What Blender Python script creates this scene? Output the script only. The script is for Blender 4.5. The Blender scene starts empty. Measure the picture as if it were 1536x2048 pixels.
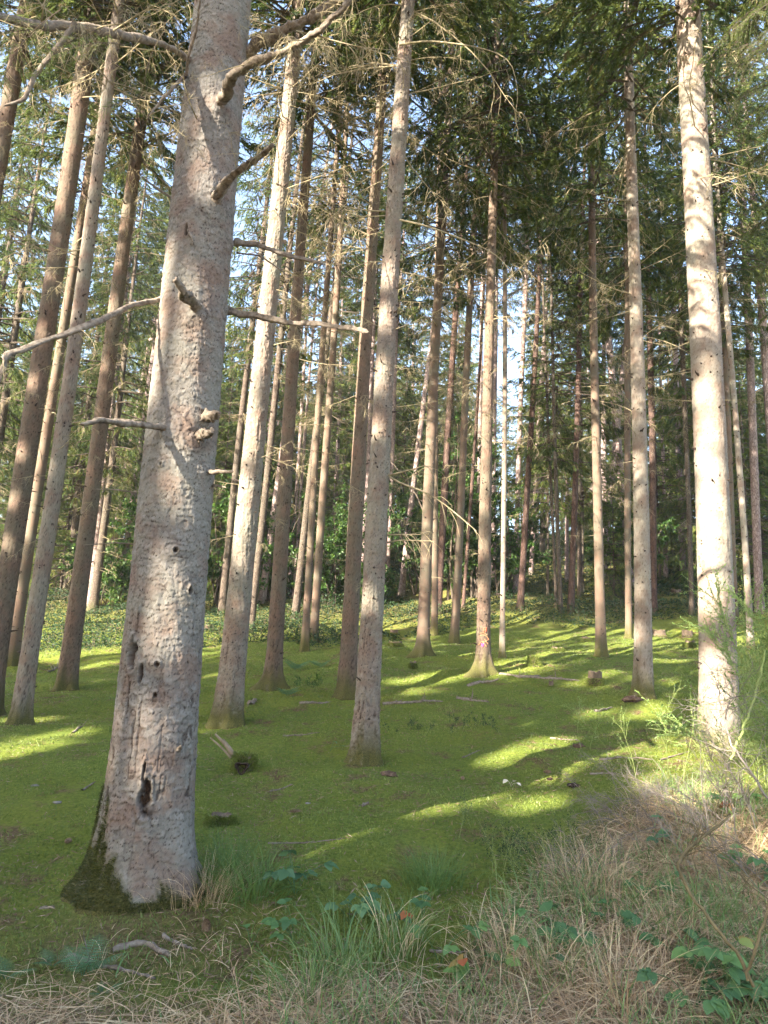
import bpy, math, random
import numpy as np
from mathutils import Vector, Matrix

PI = math.pi
rng = np.random.default_rng(7)
random.seed(7)
SC = bpy.context.scene
COL = SC.collection

# ------------------------------------------------------------------ camera
HAZE = 0.0006
FPX = 1479.0                      # focal length in pixels of the 1536x2048 photograph
PITCH, ROLL = math.radians(10.8), math.radians(2.4)
CAMP = np.array([0.0, 0.0, 1.6])
_f = np.array([0, math.cos(PITCH), math.sin(PITCH)])
_r0 = np.array([1.0, 0, 0]); _u0 = np.array([0, -math.sin(PITCH), math.cos(PITCH)])
_R = math.cos(ROLL) * _r0 + math.sin(ROLL) * _u0
_U = -math.sin(ROLL) * _r0 + math.cos(ROLL) * _u0


def ray(px, py):
    """direction with unit depth along the view axis"""
    return _f + (px - 768) / FPX * _R - (py - 1024) / FPX * _U


def at_depth(px, py, depth):
    return CAMP + ray(px, py) * depth


def depth_of(p):
    return float(np.dot(np.asarray(p) - CAMP, _f))


cam = bpy.data.cameras.new('camera')
cam.sensor_fit = 'VERTICAL'; cam.sensor_height = 36.0; cam.lens = 36.0 * FPX / 2048
cam.clip_start = 0.05; cam.clip_end = 600
camo = bpy.data.objects.new('camera', cam); COL.objects.link(camo)
M = Matrix.Identity(4)
for i in range(3):
    M[i][0] = _R[i]; M[i][1] = _U[i]; M[i][2] = -_f[i]; M[i][3] = CAMP[i]
camo.matrix_world = M
SC.camera = camo

# ------------------------------------------------------------------ sun and sky
SUN_AZ, SUN_EL = math.radians(43), math.radians(27)     # azimuth: how far behind the camera plane, on the left
SUNV = np.array([-math.cos(SUN_AZ) * math.cos(SUN_EL), -math.sin(SUN_AZ) * math.cos(SUN_EL), math.sin(SUN_EL)])
_s1 = np.cross(SUNV, [0, 0, 1.0]); _s1 /= np.linalg.norm(_s1); _s2 = np.cross(_s1, SUNV)
sl = bpy.data.lights.new('sun', 'SUN'); sl.energy = 5.0; sl.angle = math.radians(0.5); sl.color = (1.0, 0.91, 0.77)
so = bpy.data.objects.new('sun', sl); COL.objects.link(so)
so.rotation_mode = 'QUATERNION'; so.rotation_quaternion = Vector(SUNV).to_track_quat('Z', 'Y')
w = bpy.data.worlds.new('World'); SC.world = w; w.use_nodes = True
nt = w.node_tree; nt.nodes.clear()
sky = nt.nodes.new('ShaderNodeTexSky'); sky.sky_type = 'NISHITA'; sky.sun_disc = False
sky.sun_elevation = SUN_EL; sky.sun_rotation = math.atan2(SUNV[0], SUNV[1]) % (2 * PI)
sky.dust_density = 2.0; sky.ozone_density = 1.0
bg = nt.nodes.new('ShaderNodeBackground'); bg.inputs[1].default_value = 0.10
wo = nt.nodes.new('ShaderNodeOutputWorld')
nt.links.new(sky.outputs[0], bg.inputs[0]); nt.links.new(bg.outputs[0], wo.inputs[0])
vs = SC.view_settings
vs.view_transform = 'Standard'; vs.look = 'None'; vs.gamma = 1.0; vs.exposure = 2.95
SC.render.engine = 'CYCLES'
SC.cycles.max_bounces = 6; SC.cycles.diffuse_bounces = 4; SC.cycles.transmission_bounces = 4; SC.cycles.transparent_max_bounces = 4
SC.cycles.caustics_reflective = False; SC.cycles.caustics_refractive = False
SC.cycles.use_denoising = True
try:
    SC.cycles.denoiser = 'OPENIMAGEDENOISE'; SC.cycles.denoising_input_passes = 'RGB_ALBEDO_NORMAL'; SC.cycles.denoising_prefilter = 'ACCURATE'
except Exception:
    pass
SC.cycles.use_adaptive_sampling = True; SC.cycles.adaptive_threshold = 0.02


# ------------------------------------------------------------------ noise
class Noise:
    def __init__(s, seed):
        s.t = np.random.default_rng(seed).random((256, 256))

    def __call__(s, x, y, pu=None):
        x = np.asarray(x, float); y = np.asarray(y, float)
        xi = np.floor(x).astype(int); yi = np.floor(y).astype(int)
        fx = x - xi; fy = y - yi
        fx = fx * fx * (3 - 2 * fx); fy = fy * fy * (3 - 2 * fy)
        p = pu or 256
        a = s.t[xi % p % 256, yi % 256]; b = s.t[(xi + 1) % p % 256, yi % 256]
        c = s.t[xi % p % 256, (yi + 1) % 256]; d = s.t[(xi + 1) % p % 256, (yi + 1) % 256]
        return (a * (1 - fx) + b * fx) * (1 - fy) + (c * (1 - fx) + d * fx) * fy - 0.5


N1, N2, N3, N4 = Noise(1), Noise(2), Noise(3), Noise(4)


def smooth(a, b, x):
    t = np.clip((np.asarray(x, float) - a) / (b - a), 0, 1)
    return t * t * (3 - 2 * t)


# ------------------------------------------------------------------ the ground
def ground_z(x, y, fine=True):
    x = np.asarray(x, float); y = np.asarray(y, float)
    z = np.where(y < 4.7, 0.035 * (y - 4.7), 0.12 * (y - 4.7))
    z = z + 0.115 * np.maximum(y - 20, 0) - 0.10 * np.maximum(y - 48, 0)
    xe = np.clip(x, -28, 28)
    z = z + 0.05 * xe * smooth(0.5, 5.0, y) + 0.02 * np.maximum(xe, 0) * smooth(11, 18, y)
    z = z + 0.34 * N1(x * 0.22 + 3, y * 0.22) * smooth(5, 9, y) + 0.16 * N2(x * 0.75, y * 0.75 + 9) * smooth(3, 8, y)
    z = z + 0.09 * N1(x * 1.7, y * 1.7) + 0.9 * N3(x * 0.07, y * 0.07) * smooth(22, 40, y)
    if fine:
        z = z + 0.03 * N2(x * 4.1, y * 4.1) + 0.016 * N3(x * 9, y * 9)
    return z


def ground_hit(px, py):
    d = ray(px, py)
    t = np.concatenate([np.arange(1.5, 40, 0.01), np.arange(40, 160, 0.05)])
    P = CAMP + t[:, None] * d
    below = P[:, 2] < ground_z(P[:, 0], P[:, 1], False)
    i = np.argmax(below) if below.any() else len(t) - 1
    p = P[i].copy(); p[2] = ground_z(p[0], p[1], False)
    return p


# ------------------------------------------------------------------ mesh helpers
class MB:
    """collects faces of one mesh object"""

    def __init__(s):
        s.V = []; s.F = []; s.M = []; s.A = {}; s.n = 0

    def add(s, V, F, mat=0, **attr):
        V = np.asarray(V, float).reshape(-1, 3); F = np.asarray(F, int)
        s.V.append(V); s.F.append(F + s.n); s.M.append(np.full(len(F), mat, int))
        for k in set(s.A) | set(attr):
            lst = s.A.setdefault(k, [np.zeros(s.n)] if s.n else [])
            v = attr.get(k, 0.0)
            lst.append(np.broadcast_to(np.asarray(v, float), (len(V),)))
        s.n += len(V)
        return s

    def mesh(s, name, mats, smooth_=True):
        me = bpy.data.meshes.new(name)
        V = np.concatenate(s.V)
        me.vertices.add(len(V)); me.vertices.foreach_set('co', V.astype(np.float32).ravel())
        lv = np.concatenate([f.ravel() for f in s.F]).astype(np.int32)
        cnt = np.concatenate([np.full(len(f), f.shape[1], np.int32) for f in s.F])
        st = np.concatenate([[0], np.cumsum(cnt)[:-1]]).astype(np.int32)
        me.loops.add(len(lv)); me.loops.foreach_set('vertex_index', lv)
        me.polygons.add(len(cnt)); me.polygons.foreach_set('loop_start', st)
        me.polygons.foreach_set('material_index', np.concatenate(s.M).astype(np.int32))
        me.polygons.foreach_set('use_smooth', np.full(len(cnt), smooth_, bool))
        for k, l in s.A.items():
            a = me.attributes.new(k, 'FLOAT', 'POINT')
            a.data.foreach_set('value', np.concatenate(l).astype(np.float32))
        for m in mats if isinstance(mats, (list, tuple)) else [mats]:
            me.materials.append(m)
        me.update(calc_edges=True)
        return me

    def build(s, name, mats, parent=None, loc=None, smooth_=True):
        return link(name, s.mesh(name, mats, smooth_), parent, loc)


def link(name, data, parent=None, loc=None):
    o = bpy.data.objects.new(name, data); COL.objects.link(o)
    if parent is not None:
        o.parent = parent
    if loc is not None:
        o.location = [float(v) for v in loc]
    return o


def tag(o, label, cat, group=None, kind=None):
    if label: o['label'] = label
    if cat: o['category'] = cat
    if group: o['group'] = group
    if kind: o['kind'] = kind
    return o


def tubes(P, R, sides=4):
    """P (n,k,3) paths, R (n,k) radii -> verts, quads"""
    P = np.asarray(P, float); R = np.asarray(R, float)
    n, k, _ = P.shape
    T = np.gradient(P, axis=1); T /= np.linalg.norm(T, axis=2, keepdims=True) + 1e-9
    mean = np.abs(T.mean(axis=1))
    ref = np.where((mean[:, 2] > 0.85)[:, None], np.array([1.0, 0, 0]), np.array([0, 0, 1.0]))[:, None, :]
    B = np.cross(T, np.broadcast_to(ref, T.shape)); B /= np.linalg.norm(B, axis=2, keepdims=True) + 1e-9
    Nn = np.cross(B, T)
    a = np.arange(sides) * 2 * PI / sides
    V = P[:, :, None, :] + R[:, :, None, None] * (np.cos(a)[None, None, :, None] * B[:, :, None, :] + np.sin(a)[None, None, :, None] * Nn[:, :, None, :])
    idx = np.arange(n * k * sides).reshape(n, k, sides)
    q = np.stack([idx[:, :-1, :], np.roll(idx, -1, 2)[:, :-1, :], np.roll(idx, -1, 2)[:, 1:, :], idx[:, 1:, :]], -1)
    return V.reshape(-1, 3), q.reshape(-1, 4)


def resample(pts, k):
    """smooth Catmull-like resampling of a polyline to k points"""
    pts = np.asarray(pts, float)
    s = np.concatenate([[0], np.cumsum(np.linalg.norm(np.diff(pts, axis=0), axis=1))])
    u = np.linspace(0, s[-1], k)
    out = np.stack([np.interp(u, s, pts[:, i]) for i in range(pts.shape[1])], 1)
    for _ in range(2):
        out[1:-1] = 0.25 * out[:-2] + 0.5 * out[1:-1] + 0.25 * out[2:]
    return out


def unit(v):
    v = np.asarray(v, float)
    return v / (np.linalg.norm(v, axis=-1, keepdims=True) + 1e-9)


def grow(P0, D0, L, k=6, wander=0.25, grav=0.0, r=rng):
    """curved paths: start points, directions, lengths -> (n,k,3)"""
    n = len(P0); L = np.broadcast_to(L, (n,))
    D = unit(D0); P = [np.asarray(P0, float)]
    for i in range(1, k):
        D = unit(D + r.normal(0, wander, (n, 3)) + np.array([0, 0, -grav]))
        P.append(P[-1] + D * (L / (k - 1))[:, None])
    return np.stack(P, 1)


def pick_on(paths, n, lo=0.2, hi=1.0, r=rng):
    """n random points on paths with the local direction"""
    i = r.integers(0, len(paths), n); k = paths.shape[1]
    t = r.uniform(lo, hi, n) * (k - 1); a = np.minimum(t.astype(int), k - 2); f = (t - a)[:, None]
    p = paths[i, a] * (1 - f) + paths[i, a + 1] * f
    return p, unit(paths[i, a + 1] - paths[i, a]), i, t / (k - 1)


def leaves(P, D, Nv, L, Wd):
    """diamond leaves: base P, direction D, normal Nv, length, width -> verts, quads"""
    D = unit(D); S = unit(np.cross(D, Nv)); n = len(P)
    L = np.broadcast_to(L, (n,))[:, None]; Wd = np.broadcast_to(Wd, (n,))[:, None]
    up = unit(np.cross(S, D))
    V = np.stack([P, P + D * L * 0.45 + S * Wd * 0.5 + up * Wd * 0.12, P + D * L, P + D * L * 0.45 - S * Wd * 0.5 + up * Wd * 0.12], 1)
    return V.reshape(-1, 3), np.arange(4 * n).reshape(n, 4)


def blades(P, az, L, lean, Wd, k=5, droop=0.6, r=rng):
    """grass blades as ribbons -> verts, quads"""
    n = len(P)
    s = np.linspace(0, 1, k)[None, :]
    L = np.broadcast_to(L, (n,))[:, None]; lean = np.broadcast_to(lean, (n,))[:, None]; droop = np.broadcast_to(droop, (n,))[:, None]
    ang = lean + droop * s * s * 1.6           # angle from vertical along the blade
    ds = L / (k - 1)
    h = np.cumsum(np.sin(ang) * ds, 1) - np.sin(ang[:, :1]) * ds; v = np.cumsum(np.cos(ang) * ds, 1) - np.cos(ang[:, :1]) * ds
    dirx, diry = np.cos(az)[:, None], np.sin(az)[:, None]
    wob = r.normal(0, 0.25, (n, 1)) * L * s * s
    C = np.stack([P[:, :1] + h * dirx - wob * diry, P[:, 1:2] + h * diry + wob * dirx, P[:, 2:3] + v], -1)
    tw = r.uniform(-0.9, 0.9, (n, 1)) + r.uniform(-1.0, 1.0, (n, 1)) * s
    side = np.stack([-diry * np.cos(tw) , dirx * np.cos(tw), np.sin(tw)], -1)
    wd = (np.broadcast_to(Wd, (n,))[:, None] * (1 - s ** 2 * 0.92))[..., None] * 0.5
    V = np.stack([C - side * wd, C + side * wd], 2)
    idx = np.arange(n * k * 2).reshape(n, k, 2)
    q = np.stack([idx[:, :-1, 0], idx[:, :-1, 1], idx[:, 1:, 1], idx[:, 1:, 0]], -1)
    return V.reshape(-1, 3), q.reshape(-1, 4), k * 2


# ------------------------------------------------------------------ materials
def mat(name):
    m = bpy.data.materials.new(name); m.use_nodes = True
    t = m.node_tree; t.nodes.clear()
    return m, t


def ramp(t, fac, stops):
    n = t.nodes.new('ShaderNodeValToRGB')
    e = n.color_ramp.elements
    while len(e) < len(stops): e.new(0.5)
    for el, (p, c) in zip(e, stops):
        el.position = p; el.color = (*c, 1)
    if fac is not None: t.links.new(fac, n.inputs[0])
    return n.outputs[0]


def mixc(t, fac, a, b, mode='MIX'):
    n = t.nodes.new('ShaderNodeMix'); n.data_type = 'RGBA'; n.blend_type = mode
    for v, s in ((fac, n.inputs['Factor']), (a, n.inputs[6]), (b, n.inputs[7])):
        if isinstance(v, (int, float)): s.default_value = v
        elif isinstance(v, tuple): s.default_value = (*v, 1)
        else: t.links.new(v, s)
    return n.outputs[2]


def math_(t, op, a, b=0.0, clamp=False):
    n = t.nodes.new('ShaderNodeMath'); n.operation = op; n.use_clamp = clamp
    for v, s in ((a, n.inputs[0]), (b, n.inputs[1])):
        if isinstance(v, (int, float)): s.default_value = v
        else: t.links.new(v, s)
    return n.outputs[0]


def coords(t, scale=(1, 1, 1), kind='Object'):
    tc = t.nodes.new('ShaderNodeTexCoord'); mp = t.nodes.new('ShaderNodeMapping')
    mp.inputs['Scale'].default_value = scale
    t.links.new(tc.outputs[kind], mp.inputs[0])
    return mp.outputs[0]


def noise(t, vec, scale, detail=4, rough=0.6):
    n = t.nodes.new('ShaderNodeTexNoise'); n.inputs['Scale'].default_value = scale
    n.inputs['Detail'].default_value = detail; n.inputs['Roughness'].default_value = rough
    t.links.new(vec, n.inputs['Vector'])
    return n.outputs['Fac']


def attr(t, name):
    n = t.nodes.new('ShaderNodeAttribute'); n.attribute_name = name
    return n.outputs['Fac']


def finish(m, t, col, rough=0.85, bump=None, bs=0.5, bd=0.01, spec=0.2):
    b = t.nodes.new('ShaderNodeBsdfPrincipled'); o = t.nodes.new('ShaderNodeOutputMaterial')
    b.inputs['Roughness'].default_value = rough; b.inputs['Specular IOR Level'].default_value = spec
    if isinstance(col, tuple): b.inputs['Base Color'].default_value = (*col, 1)
    else: t.links.new(col, b.inputs['Base Color'])
    if bump is not None:
        bn = t.nodes.new('ShaderNodeBump'); bn.inputs['Strength'].default_value = bs; bn.inputs['Distance'].default_value = bd
        t.links.new(bump, bn.inputs['Height']); t.links.new(bn.outputs[0], b.inputs['Normal'])
    t.links.new(b.outputs[0], o.inputs[0])
    return m


def leaf_mat(name, stops, transl=0.4, gloss=0.02, aname='tint'):
    m, t = mat(name)
    c = ramp(t, attr(t, aname), stops)
    d = t.nodes.new('ShaderNodeBsdfDiffuse'); tr = t.nodes.new('ShaderNodeBsdfTranslucent')
    g = t.nodes.new('ShaderNodeBsdfGlossy'); g.inputs['Roughness'].default_value = 0.45; g.inputs['Color'].default_value = (1, 1, 1, 1)
    x = t.nodes.new('ShaderNodeMixShader'); x.inputs[0].default_value = transl
    y = t.nodes.new('ShaderNodeMixShader'); y.inputs[0].default_value = gloss
    o = t.nodes.new('ShaderNodeOutputMaterial')
    t.links.new(c, d.inputs[0]); t.links.new(c, tr.inputs[0])
    t.links.new(d.outputs[0], x.inputs[1]); t.links.new(tr.outputs[0], x.inputs[2])
    t.links.new(x.outputs[0], y.inputs[1]); t.links.new(g.outputs[0], y.inputs[2]); t.links.new(y.outputs[0], o.inputs[0])
    return m


def bark_plates(name, c_lo, c_hi, c_crack, c_lichen, moss_h=0.35, lichen=0.5):
    """bark whose plates are modelled: reads the 'cell', 'crack', 'hole', 'moss' values of the mesh"""
    m, t = mat(name)
    v = coords(t)
    n1 = noise(t, v, 4.0, 5); n2 = noise(t, v, 60.0, 6, 0.7); n3 = noise(t, v, 1.3, 3)
    base = ramp(t, attr(t, 'cell'), [(0.0, c_lo), (1.0, c_hi)])
    base = mixc(t, math_(t, 'MULTIPLY', ramp(t, n3, [(0.42, (0, 0, 0)), (0.62, (1, 1, 1))]), lichen), base, c_lichen)
    base = mixc(t, 0.55, base, ramp(t, n2, [(0.3, (0.68, 0.64, 0.62)), (0.7, (1.1, 1.08, 1.06))]), 'MULTIPLY')
    base = mixc(t, ramp(t, n1, [(0.46, (0, 0, 0)), (0.62, (0.6, 0.6, 0.6))]), base, (0.17, 0.105, 0.075))
    base = mixc(t, attr(t, 'crack'), base, c_crack)
    mossf = math_(t, 'MULTIPLY', attr(t, 'moss'), ramp(t, noise(t, v, 9, 4), [(0.25, (0.15, 0.15, 0.15)), (0.42, (1, 1, 1))]), True)
    base = mixc(t, mossf, base, ramp(t, noise(t, v, 100, 3), [(0.35, (0.045, 0.042, 0.016)), (0.65, (0.105, 0.10, 0.03))]))
    base = mixc(t, attr(t, 'hole'), base, ramp(t, n2, [(0.35, (0.010, 0.007, 0.005)), (0.7, (0.075, 0.042, 0.025))]))
    return finish(m, t, base, 0.9, n2, 0.5, 0.012, 0.15)


def bark_voronoi(name, c_lo, c_hi, c_crack, c_lichen, scale=28, stretch=0.6, lichen=0.4, bump=0.6):
    m, t = mat(name)
    v = coords(t, (1, 1, stretch))
    wn = t.nodes.new('ShaderNodeTexNoise'); wn.inputs['Scale'].default_value = 14; t.links.new(v, wn.inputs['Vector'])
    vv = t.nodes.new('ShaderNodeVectorMath'); vv.operation = 'MULTIPLY_ADD'
    vv.inputs[1].default_value = (0.05, 0.05, 0.05); t.links.new(wn.outputs['Color'], vv.inputs[0]); t.links.new(v, vv.inputs[2])
    ed = t.nodes.new('ShaderNodeTexVoronoi'); ed.feature = 'DISTANCE_TO_EDGE'; ed.inputs['Scale'].default_value = scale
    ce = t.nodes.new('ShaderNodeTexVoronoi'); ce.inputs['Scale'].default_value = scale
    t.links.new(vv.outputs[0], ed.inputs['Vector']); t.links.new(vv.outputs[0], ce.inputs['Vector'])
    sep = t.nodes.new('ShaderNodeSeparateColor'); t.links.new(ce.outputs['Color'], sep.inputs[0])
    base = ramp(t, sep.outputs[0], [(0.0, c_lo), (1.0, c_hi)])
    n2 = noise(t, v, 90, 5, 0.7); n3 = noise(t, v, 1.6, 4)
    base = mixc(t, math_(t, 'MULTIPLY', ramp(t, n3, [(0.42, (0, 0, 0)), (0.6, (1, 1, 1))]), lichen), base, c_lichen)
    base = mixc(t, 0.6, base, ramp(t, n2, [(0.3, (0.5, 0.47, 0.45)), (0.7, (1.1, 1.1, 1.1))]), 'MULTIPLY')
    cr = ramp(t, ed.outputs['Distance'], [(0.0, (1, 1, 1)), (0.13, (0, 0, 0))])
    base = mixc(t, math_(t, 'MULTIPLY', cr, 0.75), base, c_crack)
    mossf = math_(t, 'MULTIPLY', attr(t, 'moss'), ramp(t, noise(t, v, 9, 4), [(0.35, (0, 0, 0)), (0.55, (1, 1, 1))]), True)
    base = mixc(t, mossf, base, ramp(t, noise(t, v, 90, 3), [(0.35, (0.04, 0.05, 0.009)), (0.65, (0.12, 0.13, 0.025))]))
    h = math_(t, 'ADD', ramp(t, ed.outputs['Distance'], [(0.0, (0, 0, 0)), (0.2, (1, 1, 1))]), math_(t, 'MULTIPLY', n2, 0.6))
    return finish(m, t, base, 0.9, h, bump, 0.012, 0.15)


BARK_MAIN = bark_plates('scaly_bark_grey_pink', (0.115, 0.104, 0.090), (0.265, 0.245, 0.218), (0.038, 0.025, 0.019), (0.235, 0.228, 0.185), lichen=0.5)
BARK_PALE = bark_plates('smooth_bark_pale', (0.215, 0.185, 0.15), (0.30, 0.26, 0.215), (0.10, 0.075, 0.055), (0.26, 0.25, 0.19), lichen=0.5)
BARK_GREY = bark_plates('flaky_bark_grey', (0.15, 0.122, 0.097), (0.27, 0.23, 0.19), (0.045, 0.03, 0.022), (0.22, 0.22, 0.165), lichen=0.55)
BARK_BROWN = bark_plates('flaky_bark_brown', (0.092, 0.069, 0.052), (0.165, 0.122, 0.088), (0.033, 0.021, 0.016), (0.145, 0.138, 0.098), lichen=0.55)
BARK_FAR = bark_voronoi('spruce_bark_brown', (0.085, 0.064, 0.05), (0.155, 0.122, 0.096), (0.035, 0.024, 0.018), (0.14, 0.135, 0.10), 30, 0.6)
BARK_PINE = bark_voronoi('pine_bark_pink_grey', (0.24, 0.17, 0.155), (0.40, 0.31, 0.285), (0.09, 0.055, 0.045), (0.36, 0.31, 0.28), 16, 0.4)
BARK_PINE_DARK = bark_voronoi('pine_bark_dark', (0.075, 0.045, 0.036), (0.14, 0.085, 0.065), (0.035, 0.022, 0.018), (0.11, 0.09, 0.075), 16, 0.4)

NEEDLES = leaf_mat('spruce_needles', [(0.0, (0.034, 0.056, 0.026)), (0.45, (0.072, 0.105, 0.036)), (0.8, (0.14, 0.165, 0.042)), (1.0, (0.18, 0.15, 0.07))], 0.45, 0.004)
YOUNGN_LIT = leaf_mat('young_needles_sun_tint', [(0.0, (0.055, 0.090, 0.034)), (0.45, (0.11, 0.155, 0.045)), (0.8, (0.19, 0.225, 0.055)), (1.0, (0.22, 0.18, 0.08))], 0.45, 0.004)  # needle colour lightened so the far understorey looks sunlit
FRESH = leaf_mat('fresh_spruce_needles', [(0.0, (0.05, 0.085, 0.018)), (1.0, (0.16, 0.21, 0.04))], 0.45)
BEECH = leaf_mat('beech_leaves', [(0.0, (0.03, 0.065, 0.016)), (0.7, (0.06, 0.13, 0.026)), (1.0, (0.12, 0.19, 0.035))], 0.5)
BILBERRY = leaf_mat('bilberry_leaves', [(0.0, (0.025, 0.046, 0.022)), (0.7, (0.045, 0.080, 0.034)), (1.0, (0.09, 0.12, 0.036))], 0.3, 0.008)
BRAMBLE = leaf_mat('bramble_leaves', [(0.0, (0.055, 0.12, 0.045)), (0.6, (0.11, 0.21, 0.07)), (0.92, (0.20, 0.32, 0.085)), (1.0, (0.38, 0.12, 0.05))], 0.3)
FERN = leaf_mat('fern_leaves', [(0.0, (0.06, 0.13, 0.06)), (1.0, (0.15, 0.27, 0.12))], 0.35)
BROOM_LEAF = leaf_mat('broom_leaves', [(0.0, (0.13, 0.22, 0.06)), (1.0, (0.30, 0.42, 0.12))], 0.5)
GRASS = leaf_mat('dry_and_green_grass', [(0.0, (0.27, 0.165, 0.095)), (0.3, (0.52, 0.37, 0.215)), (0.58, (0.66, 0.53, 0.33)), (0.64, (0.21, 0.27, 0.085)), (1.0, (0.12, 0.22, 0.07))], 0.3)
MOSSB = leaf_mat('moss_shoots', [(0.0, (0.095, 0.138, 0.028)), (0.55, (0.17, 0.218, 0.044)), (0.85, (0.26, 0.29, 0.068)), (1.0, (0.28, 0.21, 0.10))], 0.4)
ROOTMOSS = leaf_mat('root_moss', [(0.0, (0.045, 0.052, 0.012)), (0.5, (0.10, 0.105, 0.022)), (1.0, (0.18, 0.17, 0.045))], 0.3)
TUSSOCK = leaf_mat('tussock_grass', [(0.0, (0.07, 0.14, 0.035)), (1.0, (0.17, 0.27, 0.07))], 0.4)


def plain(name, lo, hi, scale=20, bump=0.4, stretch=(1, 1, 1), rough=0.9):
    m, t = mat(name); v = coords(t, stretch); n = noise(t, v, scale, 5, 0.65)
    return finish(m, t, ramp(t, n, [(0.3, lo), (0.7, hi)]), rough, n, bump, 0.01)


TWIG = plain('dead_twig_wood', (0.17, 0.135, 0.08), (0.42, 0.35, 0.21), 9)
DEADWOOD = plain('dead_branch_wood', (0.085, 0.062, 0.045), (0.27, 0.225, 0.175), 26, 0.9, (1, 1, 1))
KNOT = plain('dark_knots', (0.03, 0.022, 0.017), (0.07, 0.05, 0.04), 30)
TWIG_DARK = plain('live_branch_wood', (0.055, 0.042, 0.032), (0.12, 0.095, 0.07), 12)
BROOM_STEM = plain('broom_stems', (0.17, 0.22, 0.065), (0.30, 0.34, 0.12), 6)
BROOM_DRY = plain('dry_broom_stems', (0.12, 0.098, 0.08), (0.27, 0.235, 0.20), 10)
BRANCH_OLIVE = plain('olive_brown_stem', (0.075, 0.058, 0.03), (0.19, 0.15, 0.075), 18)
STUMPW = plain('rotten_stump_wood', (0.06, 0.043, 0.03), (0.18, 0.132, 0.092), 18, 0.9, (1, 1, 0.3))
SPLINTER = plain('splintered_wood', (0.15, 0.11, 0.075), (0.34, 0.27, 0.195), 18, 0.9, (1, 1, 0.2))
SOIL = plain('dark_soil', (0.02, 0.014, 0.010), (0.06, 0.04, 0.028), 20)
CLODM = plain('reddish_earth', (0.05, 0.03, 0.02), (0.17, 0.11, 0.075), 24, 1.0)
STONE = plain('pale_stone', (0.13, 0.12, 0.105), (0.25, 0.23, 0.20), 12)
CONE = plain('cone_scales', (0.10, 0.065, 0.04), (0.30, 0.21, 0.13), 25)
PALELEAF = plain('pale_dead_leaf', (0.42, 0.36, 0.25), (0.56, 0.50, 0.40), 12)
LITTER = leaf_mat('needle_litter', [(0.0, (0.11, 0.065, 0.04)), (0.6, (0.22, 0.145, 0.09)), (1.0, (0.33, 0.25, 0.17))], 0.1)
PAINT_RED = plain('orange_red_spray_paint', (0.55, 0.10, 0.06), (0.62, 0.16, 0.09), 60, 0.1)
PAINT_PINK = plain('pink_spray_paint', (0.50, 0.05, 0.18), (0.58, 0.09, 0.24), 60, 0.1)
PAINT_ORANGE = plain('pale_orange_spray_paint', (0.50, 0.22, 0.10), (0.58, 0.28, 0.14), 60, 0.1)


def ground_material():
    m, t = mat('moss_ground')
    v = coords(t)
    n1 = noise(t, v, 0.55, 4, 0.6); n2 = noise(t, v, 2.3, 5, 0.65); n3 = noise(t, v, 28, 6, 0.75); n4 = noise(t, v, 110, 3, 0.6)
    moss = ramp(t, n3, [(0.30, (0.062, 0.090, 0.019)), (0.52, (0.145, 0.188, 0.036)), (0.72, (0.225, 0.255, 0.057))])
    moss = mixc(t, ramp(t, n1, [(0.4, (0, 0, 0)), (0.65, (0.6, 0.6, 0.6))]), moss, mixc(t, 0.5, moss, (0.20, 0.19, 0.025)))
    litter = ramp(t, n3, [(0.3, (0.060, 0.036, 0.022)), (0.55, (0.165, 0.105, 0.062)), (0.75, (0.30, 0.22, 0.145))])
    base = mixc(t, ramp(t, n2, [(0.55, (0, 0, 0)), (0.67, (0.9, 0.9, 0.9))]), moss, litter)
    straw = ramp(t, n3, [(0.3, (0.13, 0.09, 0.058)), (0.55, (0.33, 0.245, 0.16)), (0.75, (0.52, 0.42, 0.29))])
    base = mixc(t, attr(t, 'litter'), base, litter)
    base = mixc(t, attr(t, 'straw'), base, straw)
    h = math_(t, 'ADD', math_(t, 'MULTIPLY', n3, 1.0), math_(t, 'MULTIPLY', n4, 0.5))
    return finish(m, t, base, 0.95, h, 0.9, 0.04, 0.05)


GROUND = ground_material()


# dry-grass zone of the foreground: 1 inside
def grass_zone(x, y):
    edge = 3.75 + 0.5 * N1(x * 1.3, 5.0 + 0 * x) + np.clip((x - 0.35) * 1.6, 0, 3.6)
    edge = edge + 0.25 * smooth(-0.6, -0.3, x) * (1 - smooth(0.0, 0.4, x))
    return 1 - smooth(edge - 0.25, edge + 0.45, y)


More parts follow.
